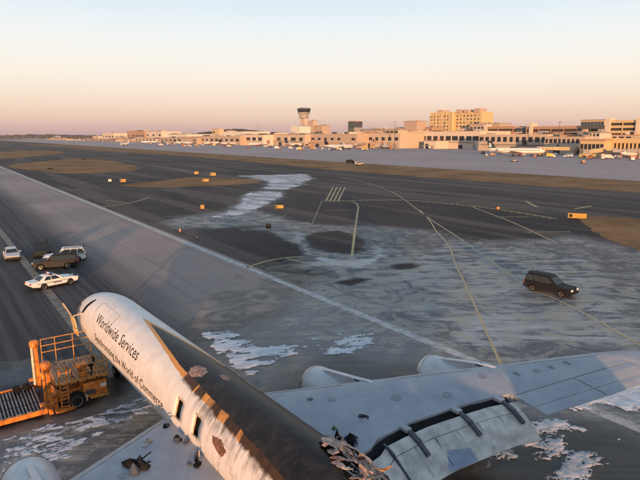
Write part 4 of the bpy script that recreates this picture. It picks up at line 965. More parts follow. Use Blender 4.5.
# long main deck, lowered, with rollers in two rows
dk = MB().box(-9.2, -.35, yn, yn+.16, .20, .50).box(-9.2, -.35, yf-.16, yf, .20, .50).box(-9.3, -9.1, yn, yf, .2, .48).build('deck_beam', M_ORG, LD, bevel=.025)
MB().box(-9.1, -.5, yn+.16, yf-.16, .22, .30).build('deck_pan', mat('deck_pan', (.05, .048, .048), .7, 0, .5, 4), LD)
for k in range(44):
    for (ya, yb) in ((yn+.30, -.75), (-.62, .62), (.75, yf-.30)):
        MB().tube((-8.9+k*.193, ya, .385), (-8.9+k*.193, yb, .385), .062, .062, 8).build('deck_roller', M_ROLL, dk)
for k in range(16): MB().box(-9.0+k*.54, -8.7+k*.54, yn+.165, yn+.20, .34, .505).build('guide_plate', M_CYL if k % 3 else M_ORG, dk)
for k, (x, y) in enumerate(((-1.55, 1.60), (-.95, 1.68))): tag(MB().prism([(x-.24, .30), (x+.24, .30), (x+.20, .58), (x+.05, .68), (x-.20, .60)], y-.2, y+.2).build('wheel_chock', M_BLACK, None, bevel=.05, loc=(o_.x, o_.y, .145), rz=ROT_U), ('black rubber chock on the loader deck, left of two' if k == 0 else 'black rubber chock on the loader deck, right of two beside the far mast'), 'chock', 'chocks on the loader deck')
# ================================================================== AIRFIELD SIGNS AND SMALL THINGS
M_SIGN = mat('sign_yellow', (.36, .20, .022), .55, 0, .25, 3); M_SIGNB = mat('sign_black', (.02, .02, .018), .5)
def sign(label, px, py, wpx, hpx, m_, name='airfield_sign'):
    P = G(px, py); D = P.y/math.cos(0); s = D/FPX*1.0
    w_, h_ = wpx*s*.86, hpx*s*.70; rz = -math.atan2(P.x, P.y)*.8
    o = thing(name, label, 'sign', (P.x, P.y, .012), rz, 'airfield signs')
    MB().box(-w_/2, w_/2, -.12, .12, .16, .16+h_).build('panel', m_, o, bevel=.02)
    for k in (-1, 1): MB().box(-w_/2+(.0 if k < 0 else w_-.05)-.02, -w_/2+(.05 if k < 0 else w_)+.02, -.15, .15, .13, .2+h_).build('end_cap', M_SIGNB, o)
    for k in range(3): x = -w_*.4+k*w_*.4; MB().box(x-.05, x+.05, -.06, .06, 0, .17).build('leg', M_SIGNB, o)
    if wpx > 6: MB().box(-w_*.42, -w_*.25, -.135, -.121, .16+h_*.2, .16+h_*.8).build('black_square', M_SIGNB, o)
sign('long orange yellow sign at the edge of the right hand grass', 577, 219, 21, 7, M_SIGN)
sign('yellow sign with dark end beside the bright foam streak', 279.5, 209, 10, 4.6, M_SIGN)
sign('lone orange yellow sign left of the foam streak', 202.5, 209.5, 5, 5.5, mat('sign_orange', (.40, .17, .022), .55))
sign('yellow sign on the dry grass, rightmost of the group of three', 213, 176, 7, 4, M_SIGN)
sign('yellow sign on the dry grass, nearest of the group of three', 205.5, 182, 8, 3.6, M_SIGN)
sign('yellow sign on the dry grass, leftmost of the group of three', 196.5, 174.5, 5, 3.6, M_SIGN)
sign('orange sign behind the runway edge, right one of a pair', 123, 182.5, 7, 4, mat('sign_orange', (.62, .25, .03)))
sign('pale sign behind the runway edge, left one of a pair', 110, 182, 4, 3.4, mat('sign_pale', (.55, .50, .42), .6))
sign('small orange marker by the dashed holding line', 498, 210, 4, 3.5, mat('sign_orange', (.62, .25, .03)))
P = G(268.5, 228); bx_ = thing('equipment_box', 'small black box standing on the dark taxiway asphalt', 'box', (P.x, P.y, .03), R(10))
MB().box(-.45, .45, -.35, .35, 0, .72).build('case', M_BLACK, bx_, bevel=.05); MB().box(-.47, .47, -.37, .37, .50, .53).build('lid_seam', M_STEEL, bx_)
def cone(label, px, py, h):
    P = G(px, py); o = thing('traffic_cone', label, 'cone', (P.x, P.y, .012), 0, 'traffic cones')
    MB().box(-h*.3, h*.3, -h*.3, h*.3, 0, .04).build('base', M_BLACK, o); MB().lathe([(.04, h*.24), (h*.5, h*.14), (h, h*.05)], 14, 'z').build('cone_body', mat('cone_orange', (.65, .16, .03), .5), o); MB().lathe([(h*.5, h*.15), (h*.7, h*.11)], 14, 'z', cap=False).build('reflective_band', M_LAMP, o)
cone('small orange cone on asphalt below the lone orange sign', 180, 232, .7); cone('orange cone near the runway edge left of the foam', 197, 239, .5)
# runway edge lights beyond the far taxiway, dark junction boxes on the grass
for k, (px, py, lb) in enumerate(((50, 169, 'dark drain cover in the left grass island'), (84, 159.5, 'dark utility box at the far edge of the left grass island'))):
    P = G(px, py); o = thing('utility_box', lb, 'box', (P.x, P.y, .012), 0); MB().box(-1.2, 1.2, -.5, .5, 0, .6).build('housing', M_BLACK, o, bevel=.06); MB().box(-1.25, 1.25, -.55, .55, .6, .66).build('lid', M_STEEL, o)
# ================================================================== TERMINALS AND BUILDINGS
def wallmat(name, c, var=.14):
    return mat(name, c, .75, 0, var, .12)
M_CREAM = wallmat('cream_wall', (.50, .39, .29)); M_TAN2 = wallmat('tan_wall', (.43, .32, .24)); M_PALE = wallmat('pale_wall', (.60, .50, .40)); M_BRICK = wallmat('terracotta_wall', (.40, .235, .14)); M_GREYW = wallmat('grey_wall', (.30, .27, .26)); M_HOTEL = wallmat('hotel_wall', (.58, .42, .21))
M_ROOF = mat('flat_roof', (.20, .18, .18), .85, 0, .3, .1); M_WIN = mat('far_window', (.02, .022, .03), .12, 0, .3, .5); M_BGL = mat('blue_glass', (.05, .07, .11), .15, 0, .4, .2); M_SHADE = mat('garage_recess', (.05, .04, .04), .9)
M_ROOFW = mat('white_roof', (.62, .58, .50), .6, 0, .12, .2)
UNIT = MB().box(0, 1, 0, 1, 0, 1).mesh('unit'); _unit = {}
def block(name, m_, parent, x0, x1, y0, y1, z0, z1):   # shares one unit-cube mesh per material
    if m_ not in _unit: me = UNIT.copy(); me.materials.append(m_); _unit[m_] = me
    o = bpy.data.objects.new(name, _unit[m_]); COL.objects.link(o); o.parent = parent
    o.location = (x0, y0, z0); o.scale = (x1-x0, y1-y0, z1-z0); return o
def frame(px0, px1, u, ytop, label, name, cat='building', group=None):
    A = ATU(px0, ytop, u); B = ATU(px1, ytop, u); w_ = (Vector((A.x, A.y))-Vector((B.x, B.y))).length
    root = thing(name, label, cat, (A.x, A.y, .006), ROT_BLD, group); return root, w_, (A.z+B.z)/2
def terminal(px0, px1, u, ytop, label, m_, depth=45, nwin=0, wz=(.5, .75), wfrac=.6, name='terminal_building', plant=2, base=True, roofm=None, seed=0):
    rg = random.Random(seed+int(px0)); root, w_, h = frame(px0, px1, u, ytop, label, name)
    block('wall', m_, root, 0, w_, 0, depth, 0, h-.6)
    rf = block('roof', roofm or M_ROOF, root, -.4, w_+.4, -.5, depth+.4, h-.6, h)
    for k in range(nwin):
        c = w_*(k+.5)/nwin; ww = w_/nwin*wfrac*.5*rg.uniform(.75, 1.15)
        if rg.random() < .12: continue
        block('window', M_WIN, root, c-ww, c+ww, -.12, .2, h*wz[0], h*wz[1])
    if base:
        n = max(2, int(w_/22))
        for k in range(n):
            c = w_*(k+rg.uniform(.2, .8))/n; ww = rg.uniform(2, 5)
            block('service_door', rg.choice((M_SHADE, M_WIN, M_GREYW)), root, max(0, c-ww), min(w_, c+ww), -.15, .2, 0, h*rg.uniform(.2, .33))
        block('canopy', rg.choice((M_PALE, M_ROOF)), root, w_*.05, w_*.95, -2.2, -.01, h*.38, h*.38+.5)
    for k in range(int(w_/14) if base else int(w_/40)):      # panels of another tone, pipes, vents
        c = rg.uniform(.02, .92)*w_; ww = rg.uniform(1.0, 7); z0 = rg.choice((0, .1, .35, .6))*h
        block('wall_panel', rg.choice((M_GREYW, M_BRICK, M_PALE, M_SHADE, M_TAN2)), root, c, min(c+ww, w_), -.09-.004*k, .1, z0, z0+rg.uniform(.08, .3)*h)
    for k in range(int(w_/16)):
        c = rg.uniform(.02, .95)*w_; ww = rg.uniform(.8, 4); block('roof_vent', rg.choice((M_GREYW, M_PALE, M_STEEL, M_BRICK, M_SHADE)), root, c, c+ww, rg.uniform(.5, depth*.3), depth*.35, h, h+rg.uniform(.6, 2.6))
    for k in range(plant):
        c = rg.uniform(.1, .85)*w_; ww = rg.uniform(3, 9); block('rooftop_unit', rg.choice((M_GREYW, M_PALE, M_TAN2)), root, c, c+ww, depth*.3, depth*.3+6, h, h+rg.uniform(1.5, 3.5))
    return root
def garage(px0, px1, u, ytop, label, floors, m_=None, depth=50, tower=None):
    m_ = m_ or M_BRICK; root, w_, h = frame(px0, px1, u, ytop, label, 'parking_garage')
    block('core', M_SHADE, root, .3, w_-.3, 1.2, depth, 0, h-1.2)
    for k in range(floors):
        z = h*(k+1)/floors; block('parapet', m_, root, 0, w_, 0, depth, z-h/floors*.50, z)
    n = max(2, int(w_/17))
    for k in range(n+1): x = (w_-.8)*k/n; block('column', m_, root, x, x+.8, -.25, .6, 0, h-.3)
    if tower:
        for t0, t1, dz in tower: block('stair_tower', M_PALE, root, w_*t0, w_*t1, -2, 10, 0, h+dz)
    return root
# garages and blocks behind the terminals, right half
garage(484, 513, 640, 126.3, 'low terracotta parking garage behind the parked green tailed plane', 4, tower=[(.02, .12, 3)])
r_, w_, h = frame(513.5, 526, 646, 127, 'dark glass link block between two terracotta garages', 'link_building'); block('wall', M_GREYW, r_, 0, w_, 0, 30, 0, h)
for k in range(3): block('window', M_BGL, r_, w_*.05+k*w_*.31, w_*.05+(k+.9)*w_*.31, -.2, .2, h*.3, h*.95)
garage(526.5, 606, 640, 126.0, 'long terracotta parking garage with bright horizontal floor bands', 4, tower=[(.05, .09, 4.5)])
r_, w_, h = frame(581, 605, 720, 120.3, 'office block with a blue glass band above the long garage', 'office_building'); block('wall', M_HOTEL, r_, 0, w_, 0, 30, 0, h); block('roof', M_ROOF, r_, -.5, w_+.5, -.5, 30.5, h, h+.8)
for k in range(7): block('window', M_BGL, r_, w_*(.02+k*.138), w_*(.02+k*.138+.122), -.2, .2, h*.74, h*.95)
for k in range(5): block('window', M_WIN, r_, w_*(.05+k*.19), w_*(.05+k*.19+.12), -.2, .2, h*.52, h*.62)
garage(606, 700, 610, 119.6, 'tall cream parking garage at the right edge with pale stair tower', 6, M_HOTEL, tower=[(.005, .06, 2.5), (.36, .40, 2)])
# hotel
r_, w_, h = frame(430.5, 479, 800, 112.0, 'tall golden hotel block with stepped towers behind the terminal', 'hotel_building')
block('wall', M_HOTEL, r_, 0, w_*.47, 0, 40, 0, h); block('wall', M_HOTEL, r_, w_*.47, w_, 8, 40, 0, h-1)
for (a, b, dz) in ((.10, .22, 5), (.50, .60, 4.5), (.66, .74, 3.5), (.86, .97, 5)): block('roof_tower', M_TAN2, r_, w_*a, w_*b, 6, 26, h-2, h+dz)
for k in range(14):
    for j in range(8):
        x = w_*(.02+k*.07); y = 0 if k < 6 else 8
        if k == 6: continue
        block('window', M_WIN if (k+j) % 5 else M_GREYW, r_, x, x+w_*.026, y-.2, y+.2, h*(.12+j*.105), h*(.12+j*.105)+h*.045)
for k in range(5): block('pier', M_HOTEL, r_, w_*(.005+k*.115), w_*(.018+k*.115), -1.2, 1, 0, h+.5)
terminal(470, 500, 780, 123.5, 'low tan annexe right of the golden hotel', M_TAN2, 30, 8, (.6, .85), name='hotel_annexe', base=False)
terminal(404, 417, 700, 121.0, 'square tan tower block left of the golden hotel', M_TAN2, 25, 4, (.3, .6), name='tower_block', base=False, plant=1)
terminal(396, 432, 720, 127.2, 'reddish low block between the tan tower block and the hotel', M_BRICK, 30, 9, (.70, .88), name='office_building', base=False)
terminal(362, 384, 640, 128.8, 'dark roofed hall beside the old glass control tower', M_GREYW, 30, 5, (.3, .8), name='hall_building', base=False)
# terminal fronts
terminal(545, 585, 470, 136.5, 'cream terminal section behind the yellow apron vehicles', M_CREAM, 40, 9, (.62, .86), .65, roofm=M_TAN2)
terminal(479, 548, 505, 134.2, 'cream terminal front with square dark windows behind the green tailed plane', M_CREAM, 40, 11, (.55, .84), .62, roofm=M_PALE)
terminal(398, 480, 545, 131.2, 'long pale terminal front with dark window panels below the hotel', M_PALE, 60, 13, (.47, .72), .78, roofm=M_CREAM, plant=5)
terminal(424, 436, 520, 140.5, 'low pale loading dock in front of the long terminal', M_PALE, 24, 2, (.3, .6), name='loading_dock', plant=0)
terminal(356, 400, 500, 133.0, 'tan terminal wing behind the dark tailed white plane nose', M_CREAM, 60, 7, (.5, .72), .55, roofm=M_TAN2, plant=4)
terminal(374, 398, 540, 129.8, 'cream upper storey with a dark window band in the middle terminals', M_CREAM, 40, 6, (.82, .93), .8, plant=1, base=False)
terminal(304, 357, 480, 133.8, 'pink tan terminal wing right of the control tower', M_TAN2, 70, 8, (.52, .70), .5, roofm=M_CREAM, plant=4)
terminal(262, 305, 470, 134.2, 'tan terminal wing left of the control tower with three large dark openings', M_CREAM, 60, 6, (.45, .72), .55, plant=3)
terminal(240, 263, 450, 134.5, 'pale terminal wing with dark openings left of the tower', M_PALE, 50, 4, (.45, .74), .6, plant=2)
terminal(196, 240, 440, 136.2, 'pinkish terminal wing under the long white roof', M_TAN2, 50, 9, (.4, .7), .5, plant=4, roofm=M_CREAM)
terminal(221, 244, 520, 131.6, 'hangar with a long bright white roof left of the tower', M_ROOFW, 60, 0, name='hangar', plant=0, roofm=M_ROOFW, base=False)
terminal(168, 187, 480, 134.0, 'hangar with cream gable and pale roof far left', M_ROOFW, 60, 0, name='hangar', plant=1, base=False)
terminal(160, 197, 430, 137.6, 'low brown and cream terminal pier far left', M_TAN2, 40, 8, (.4, .7), .5, plant=3)
terminal(127, 144, 560, 131.0, 'distant orange tan long block far left', M_BRICK, 60, 8, (.4, .6), name='distant_building', base=False)
terminal(146, 161, 560, 131.2, 'distant cream block right of the far orange block', M_PALE, 60, 5, (.5, .7), name='distant_building', base=False)
terminal(102, 114, 540, 133.0, 'distant pale flat warehouse left of the white taxiing plane', M_PALE, 60, 4, (.4, .6), name='warehouse', base=False)
terminal(115, 160, 440, 138.2, 'low cream far pier behind the white taxiing plane', M_CREAM, 40, 14, (.4, .7), .5, plant=5)
terminal(84, 116, 420, 139.0, 'low pinkish far terminal shed at the left', M_TAN2, 40, 8, (.4, .7), .5, plant=3)
terminal(47, 66, 400, 138.6, 'small sunlit sheds near the left horizon', M_CREAM, 60, 7, (.4, .7), .6, name='distant_shed', plant=4, base=False)
terminal(66, 84, 420, 139.0, 'pale low sheds right of the small sunlit sheds', M_PALE, 60, 5, (.4, .7), .6, name='distant_shed', plant=3, base=False)
terminal(16, 46, 420, 139.3, 'faint pink sheds at the far left horizon', M_TAN2, 60, 7, (.4, .7), .6, name='distant_shed', plant=4, base=False)
terminal(-20, 16, 430, 139.5, 'faint flat sheds cut by the left picture edge', M_TAN2, 60, 7, (.4, .7), .6, name='distant_shed', plant=3, base=False)
# right hand concourse with a row of tall windows
r_, w_, h = frame(580.5, 605, 434, 139.6, 'sunlit concourse end with dark windows beside the jet bridges', 'concourse_building')
block('wall', M_HOTEL, r_, 0, w_, 0, 60, 0, h); block('roof', M_BRICK, r_, -.6, w_+.6, -.7, 60.5, h-1.0, h+.3)
for k in range(6): block('window', M_WIN, r_, w_*(.03+k*.163), w_*(.03+k*.163+.115), -.25, .3, h*.42, h*.74)
r2, w2, h2 = frame(605.5, 720, 446, 138.4, 'long low concourse with columns and dark bays at the right edge', 'concourse_building')
block('wall', M_SHADE, r2, 0, w2, 2, 60, 0, h2-1.5); block('roof', M_HOTEL, r2, -.5, w2, -.6, 60, h2-3.8, h2)
for k in range(26): block('column', M_HOTEL, r2, w2*k/26, w2*k/26+.9, -.3, 2.4, h2*.42, h2-3.8); 
for k in range(25): block('window', M_WIN, r2, w2*k/26+1.2, w2*(k+1)/26-.4, 1.6, 2.2, h2*.45, h2*.72)
block('lower_wall', M_GREYW, r2, 0, w2, 0, 2.5, 0, h2*.42)
terminal(560, 640, 500, 134.6, 'upper cream roofs stepping up behind the right concourse', M_CREAM, 60, 12, (.78, .9), .6, plant=7, base=False, roofm=M_BRICK)
terminal(589, 600, 480, 132.3, 'small cream rooftop hall above the right concourse', M_PALE, 20, 3, (.82, .94), .6, plant=1, base=False, name='rooftop_hall')
terminal(566, 582, 545, 131.5, 'dark green roofed hall left of the small rooftop hall', M_GREYW, 30, 4, (.75, .9), .7, plant=1, base=False, name='hall_building')
# domed white building by the tower
r_, w_, h = frame(290.5, 299.5, 560, 127.0, 'bright white block with a rounded top beside the control tower', 'white_building')
block('wall', M_ROOFW, r_, 0, w_, 0, 25, 0, h); d_ = MB(); n = 10
V = [(0, 0, h)]; 
prof = [(w_*.15+w_*.85*i/n, h+math.sin(math.pi*(.35+.6*i/n))*3.2) for i in range(n+1)]; MB().prism([(w_*.05, h)]+prof+[(w_, h)], .2, 24.8).build('curved_roof', M_ROOFW, r_)
for k in range(3): block('window', M_WIN, r_, w_*(.2+.25*k), w_*(.3+.25*k), -.2, .2, h*.55, h*.62)
# ---- control tower
B = ATU(304, 136, 620); zt = ATU(304, 107.8, 620).z; Dm = B.y/FPX
TW = thing('control_tower', 'tall airport control tower with dark flared cab above the terminals', 'control tower', (B.x, B.y, .006), ROT_BLD)
rs = 3.6*Dm; m_sh = wallmat('tower_shaft', (.48, .37, .31)); 
sh_ = MB()
sh_.box(-rs*.9, -rs*.15, -rs*.5, rs*.5, 0, zt-10*Dm).box(rs*.15, rs*.9, -rs*.45, rs*.55, 0, zt-10*Dm).build('shaft', m_sh, TW)
MB().box(-rs*.16, rs*.16, -rs*.35, rs*.35, 0, zt-10*Dm).build('stair_core', M_GREYW, TW)
for k in range(9): z = 18+k*(zt-10*Dm-20)/9; MB().box(-rs*.95, rs*.95, -rs*.56, rs*.6, z, z+.9).build('floor_band', m_sh, TW)
cb = MB().lathe([(zt-10.2*Dm, 4.0*Dm), (zt-9.2*Dm, 4.8*Dm), (zt-7.8*Dm, 4.8*Dm), (zt-7.8*Dm, 4.3*Dm), (zt-5.8*Dm, 4.9*Dm), (zt-5.6*Dm, 6.0*Dm), (zt-4.4*Dm, 6.2*Dm), (zt-4.4*Dm, 5.9*Dm)], 8, 'z').build('cab', M_GREYW, TW)
for k in range(8):
    a0, a1 = k*math.pi/4+.05, (k+1)*math.pi/4-.05; r0, r1 = 5.9*Dm, 6.6*Dm; z0, z1 = zt-4.4*Dm, zt-1.5*Dm
    MB().add([(r0*math.cos(a0), r0*math.sin(a0), z0), (r0*math.cos(a1), r0*math.sin(a1), z0), (r1*math.cos(a1), r1*math.sin(a1), z1), (r1*math.cos(a0), r1*math.sin(a0), z1), (r0*.9*math.cos(a0), r0*.9*math.sin(a0), z0), (r0*.9*math.cos(a1), r0*.9*math.sin(a1), z0), (r1*.92*math.cos(a1), r1*.92*math.sin(a1), z1), (r1*.92*math.cos(a0), r1*.92*math.sin(a0), z1)], [(0,1,2,3),(7,6,5,4),(0,4,5,1),(1,5,6,2),(2,6,7,3),(3,7,4,0)]).build('cab_window', M_WIN, cb)
MB().lathe([(zt-1.5*Dm, 6.9*Dm), (zt-.6*Dm, 6.7*Dm), (zt-.1*Dm, 4.5*Dm)], 8, 'z').build('cab_roof', M_STEEL, TW)
for dx, hh in ((-2, 3.2), (1.5, 4.5), (3.2, 2.5)): MB().tube((dx*Dm, 0, zt-.2*Dm), (dx*Dm, 0, zt+hh), .15, .06, 6).build('antenna', M_STEEL, TW)
# lift shaft annexe right of the tower
terminal(307.5, 313, 640, 121.0, 'narrow pinkish lift block standing against the control tower', m_sh, 12, 2, (.3, .5), name='lift_block', base=False, plant=1)
terminal(314, 322, 640, 125.5, 'pinkish apartment like block right of the control tower', M_TAN2, 20, 4, (.5, .7), name='tower_annexe', base=False, plant=1)
# old glass tower
r_, w_, h = frame(348, 354.5, 640, 120.8, 'short dark green glass control tower above the middle terminals', 'old_control_tower', 'control tower')
block('shaft', M_GREYW, r_, 0, w_, 0, w_, 0, h*.72)
for k in range(3):
    for j in range(4): block('window', mat('green_glass', (.05, .075, .065), .15), r_, w_*(.04+k*.32), w_*(.32+k*.32), -.2, .3, h*(.55+j*.105), h*(.55+j*.105)+h*.085)
block('core', M_STEEL, r_, .1, w_-.1, .15, w_-.1, h*.5, h*.97); block('roof', M_TAN2, r_, -.4, w_+.4, -.4, w_+.4, h*.97, h); MB().tube((w_*.5, w_*.5, h), (w_*.5, w_*.5, h+4), .3, .1, 6).build('antenna', M_STEEL, r_)
# ---- light masts
for k, (px, u, yt, lb) in enumerate(((430, 560, 117, 'thin floodlight mast at the left corner of the hotel'), (395, 480, 122, 'thin floodlight mast behind the middle terminals'), (258, 450, 124, 'thin floodlight mast left of the control tower'), (560, 470, 122, 'thin floodlight mast by the long terracotta garage'), (192, 430, 129, 'thin floodlight mast at the far left pier'))):
    A = ATU(px, yt, u); o = thing('light_mast', lb, 'mast', (A.x, A.y, .006), ROT_BLD, 'floodlight masts'); MB().tube((0, 0, 0), (0, 0, A.z), .35, .18, 8).build('pole', M_STEEL, o); MB().box(-1.6, 1.6, -.3, .3, A.z-.6, A.z+.3).build('lamp_head', M_GREYW, o)
# ================================================================== PARKED AIRLINERS
def airliner(label, P, heading, L, tail, body=None, logo=None, high=False, name='parked_airliner'):
    o = thing(name, label, 'airplane', (P[0], P[1], .006), heading, 'parked airliners'); body = body or M_PALEP
    r = L*.052; zc = L*.098; prof = [(-.5*L, .08*r), (-.42*L, .38*r), (-.30*L, .82*r), (-.2*L, r), (.36*L, r), (.43*L, .88*r), (.475*L, .55*r), (.5*L, .04*r)]
    V = MB(); V.lathe(prof, 16, 'x', (0, 0, zc)); V.v = [(x, y, z+max(0, (-.2*L-x))*.13) for x, y, z in V.v]; f_ = V.build('fuselage', body, o, smooth=True)
    for sg in (-1, 1):
        MB().add([(.12*L, sg*r*.7, zc-r*.5), (-.10*L, sg*.45*L, zc+.012*L), (-.145*L, sg*.45*L, zc+.012*L), (-.10*L, sg*r*.7, zc-r*.5), (.12*L, sg*r*.7, zc-r*.8), (-.10*L, sg*.45*L, zc+.007*L), (-.145*L, sg*.45*L, zc+.008*L), (-.10*L, sg*r*.7, zc-r*.75)], [(0,1,2,3),(7,6,5,4),(0,4,5,1),(1,5,6,2),(2,6,7,3),(3,7,4,0)]).build('wing', M_WINGF, o)
        zt_ = zc+(r*.9 if not high else L*.165); xt = -.40*L if not high else -.49*L
        MB().add([(xt, sg*.1, zt_), (xt-.09*L, sg*.16*L, zt_+.01*L), (xt-.13*L, sg*.16*L, zt_+.01*L), (xt-.09*L, sg*.1, zt_), (xt, sg*.1, zt_-.25), (xt-.09*L, sg*.16*L, zt_+.008*L-.15), (xt-.13*L, sg*.16*L, zt_+.008*L-.1), (xt-.09*L, sg*.1, zt_-.2)], [(0,1,2,3),(7,6,5,4),(0,4,5,1),(1,5,6,2),(2,6,7,3),(3,7,4,0)]).build('stabilizer', M_WINGF, o)
        ex, ey, ez = (.04*L, sg*.15*L, zc-r*1.15) if not high else (-.27*L, sg*r*1.75, zc+r*.35)
        MB().lathe([(ex+.055*L, r*.42), (ex+.04*L, r*.52), (ex-.02*L, r*.5), (ex-.06*L, r*.3)], 14, 'x', (0, ey, ez)).build('engine', tail if not high else body, o, smooth=True)
        MB().box(ex-.04*L, ex+.02*L, min(ey, ey*.55), max(ey, ey*.55), ez-.1, ez+.15).build('pylon', M_WINGF, o) if high else MB().box(ex-.07*L, ex+.02*L, ey-.15, ey+.15, ez+r*.3, ez+r*.85).build('pylon', M_WINGF, o)
        MB().box(-.26*L, .40*L, sg*r*.985-.03, sg*r*.985+.03, zc+r*.12, zc+r*.28).build('cabin_windows', M_WIN, o)
        MB().tube((-.04*L, sg*.07*L, .4), (-.04*L, sg*.07*L, zc-r*.6), .18, .2, 8).lathe([(-.5, .25), (-.5, .55), (.5, .55), (.5, .25)], 12, 'y', (-.04*L, sg*.07*L, .55)).build('main_gear', M_RUB, o)
    MB().tube((.38*L, 0, .3), (.38*L, 0, zc-r*.7), .14, .16, 8).lathe([(-.3, .2), (-.3, .42), (.3, .42), (.3, .2)], 12, 'y', (.38*L, 0, .42)).build('nose_gear', M_RUB, o)
    MB().box(.442*L, .462*L, -r*.62, r*.62, zc+r*.35, zc+r*.62).build('cockpit_window', M_WIN, o)
    F_ = MB().prism([(-.335*L, zc+r*.7), (-.43*L, zc+.155*L+r*.4), (-.505*L, zc+.155*L+r*.4), (-.475*L, zc+r*.65)], -.28, .28, lambda x, z: .12 if z > zc+.1*L else 0).build('tail_fin', tail, o)
    if logo:
        cu = bpy.data.curves.new('logo', 'FONT'); cu.body = logo; cu.extrude = .02; ob = bpy.data.objects.new('logo', cu); COL.objects.link(ob); bpy.context.view_layer.update()
        me = bpy.data.meshes.new_from_object(ob.evaluated_get(bpy.context.evaluated_depsgraph_get())); bpy.data.objects.remove(ob)
        q = put('tail_letter', me, mat('logo_white', (.75, .73, .70), .5), F_); q.rotation_euler = (math.pi/2, 0, 0); q.scale = (L*.14,)*3; q.location = (-.478*L, -.31, zc+r*1.25)
        me2 = me.copy(); q2 = put('tail_letter', me2, None, F_); q2.rotation_euler = (math.pi/2, 0, math.pi); q2.scale = (L*.14,)*3; q2.location = (-.40*L, .31, zc+r*1.25)
    return o
M_PALEP = mat('airliner_white', (.62, .58, .54), .35, 0, .1, .3); M_WINGF = mat('airliner_wing', (.38, .37, .37), .4, .2, .2, .4)
T_TEAL = mat('teal_tail', (.010, .034, .048), .4, 0, .3, .2); T_NAVY = mat('navy_tail', (.012, .014, .035), .4, 0, .3, .2); T_RED = mat('red_tail', (.30, .05, .04), .4, 0, .3, .2)
def mid(a, b): return ((a.x+b.x)/2, (a.y+b.y)/2), math.atan2(b.y-a.y, b.x-a.x), math.hypot(b.x-a.x, b.y-a.y)
c_, hd, L_ = mid(G(486.5, 156), G(545, 156.5)); airliner('white airliner with dark teal tail bearing a white letter a, right of centre', c_, hd, min(L_, 46), T_TEAL, logo='a', high=True)
c_, hd, L_ = mid(G(321.5, 150), G(356, 149.5)); airliner('white airliner with navy tail parked at the middle terminals', c_, hd, 40, T_NAVY)
c_, hd, L_ = mid(G(133, 146), G(117, 145.5)); airliner('small white airliner out on the apron at far left', c_, hd, 34, mat('white_tail', (.58, .54, .5), .4))
P = G(650, 158.5); airliner('blue grey winged airliner cut by the right picture edge', (P.x, P.y), R(160), 40, mat('grey_tail', (.18, .2, .24), .4))
for px, py, hd, lb, tm in ((418, 147.5, R(100), 'airliner with dark tail nosed in below the tan tower block', T_NAVY), (447, 147, R(80), 'airliner with dark tail nosed in before the long pale terminal', T_NAVY), (528, 149, R(75), 'airliner with red tail behind the teal tailed plane', T_RED), (296, 146.5, R(20), 'white airliner parked left below the control tower', T_NAVY), (259, 146, R(200), 'white airliner parked before the left terminal wings', T_RED), (183, 144.5, R(15), 'white airliner parked at the low far left pier', T_NAVY), (385, 148.8, R(70), 'white airliner with red tail before the tan terminal wing', T_RED), (465, 148.2, R(110), 'airliner with teal tail before the right end of the pale terminal', T_TEAL), (228, 145.2, R(30), 'white airliner below the white roofed hangar', T_NAVY), (212, 144.8, R(170), 'white airliner with red tail left of the white roofed hangar', T_RED), (150, 143.5, R(190), 'tiny white airliner between far left sheds', T_RED)):
    P = G(px, py); airliner(lb, (P.x, P.y), hd, 34, tm)
# ================================================================== JET BRIDGES
def jet_bridge(label, pa, pb, m_, zt_=4.4):
    a, b = G(*pa), G(*pb); d = b-a; L2 = d.length; o = thing('jet_bridge', label, 'jet bridge', (a.x, a.y, .006), math.atan2(d.y, d.x), 'jet bridges')
    MB().box(0, L2*.55, -1.6, 1.6, zt_-.3, zt_+2.6).build('tunnel', m_, o, bevel=.1); MB().box(L2*.52, L2*.95, -1.35, 1.35, zt_-.15, zt_+2.3).build('inner_tunnel', m_, o, bevel=.1)
    MB().lathe([(0, 1.4), (zt_-.5, 1.4), (zt_-.5, 2.6), (zt_+3.0, 2.6)], 14, 'z', (0, 0, 0)).build('rotunda', M_TAN2, o); MB().box(L2*.93, L2*.93+3, -1.9, 1.9, zt_-.2, zt_+2.8).build('cab', M_GREYW, o, bevel=.1)
    MB().box(L2*.72, L2*.80, -1.7, 1.7, .9, 1.4).tube((L2*.76, -1.1, 1.2), (L2*.76, -1.1, zt_), .2, .2).tube((L2*.76, 1.1, 1.2), (L2*.76, 1.1, zt_), .2, .2).build('lift_frame', M_ORG, o)
    for sg in (-1, 1): MB().lathe([(-.25, .2), (-.25, .6), (.25, .6), (.25, .2)], 12, 'y', (L2*.76, sg*1.1, .6)).build('wheel', M_RUB, o)
    for k in range(6): MB().box(L2*(.05+k*.08), L2*(.05+k*.08)+.12, -1.65, -1.58, zt_-.2, zt_+2.5).build('panel_joint', M_GREYW, o)
jet_bridge('long cream jet bridge reaching from the concourse to the teal tailed plane', (574, 155.5), (538, 154.5), M_HOTEL)
jet_bridge('sloping orange lit jet bridge in front of the concourse end', (602, 157), (585, 160), M_HOTEL)
jet_bridge('grey jet bridge near the right picture edge', (640, 158.5), (615, 158), M_GREYW)
jet_bridge('short tan jet bridge behind the navy tailed plane nose', (366, 147.5), (355, 149), M_CREAM)
jet_bridge('short cream jet bridge left below the control tower', (284, 145.5), (290, 146.8), M_CREAM)
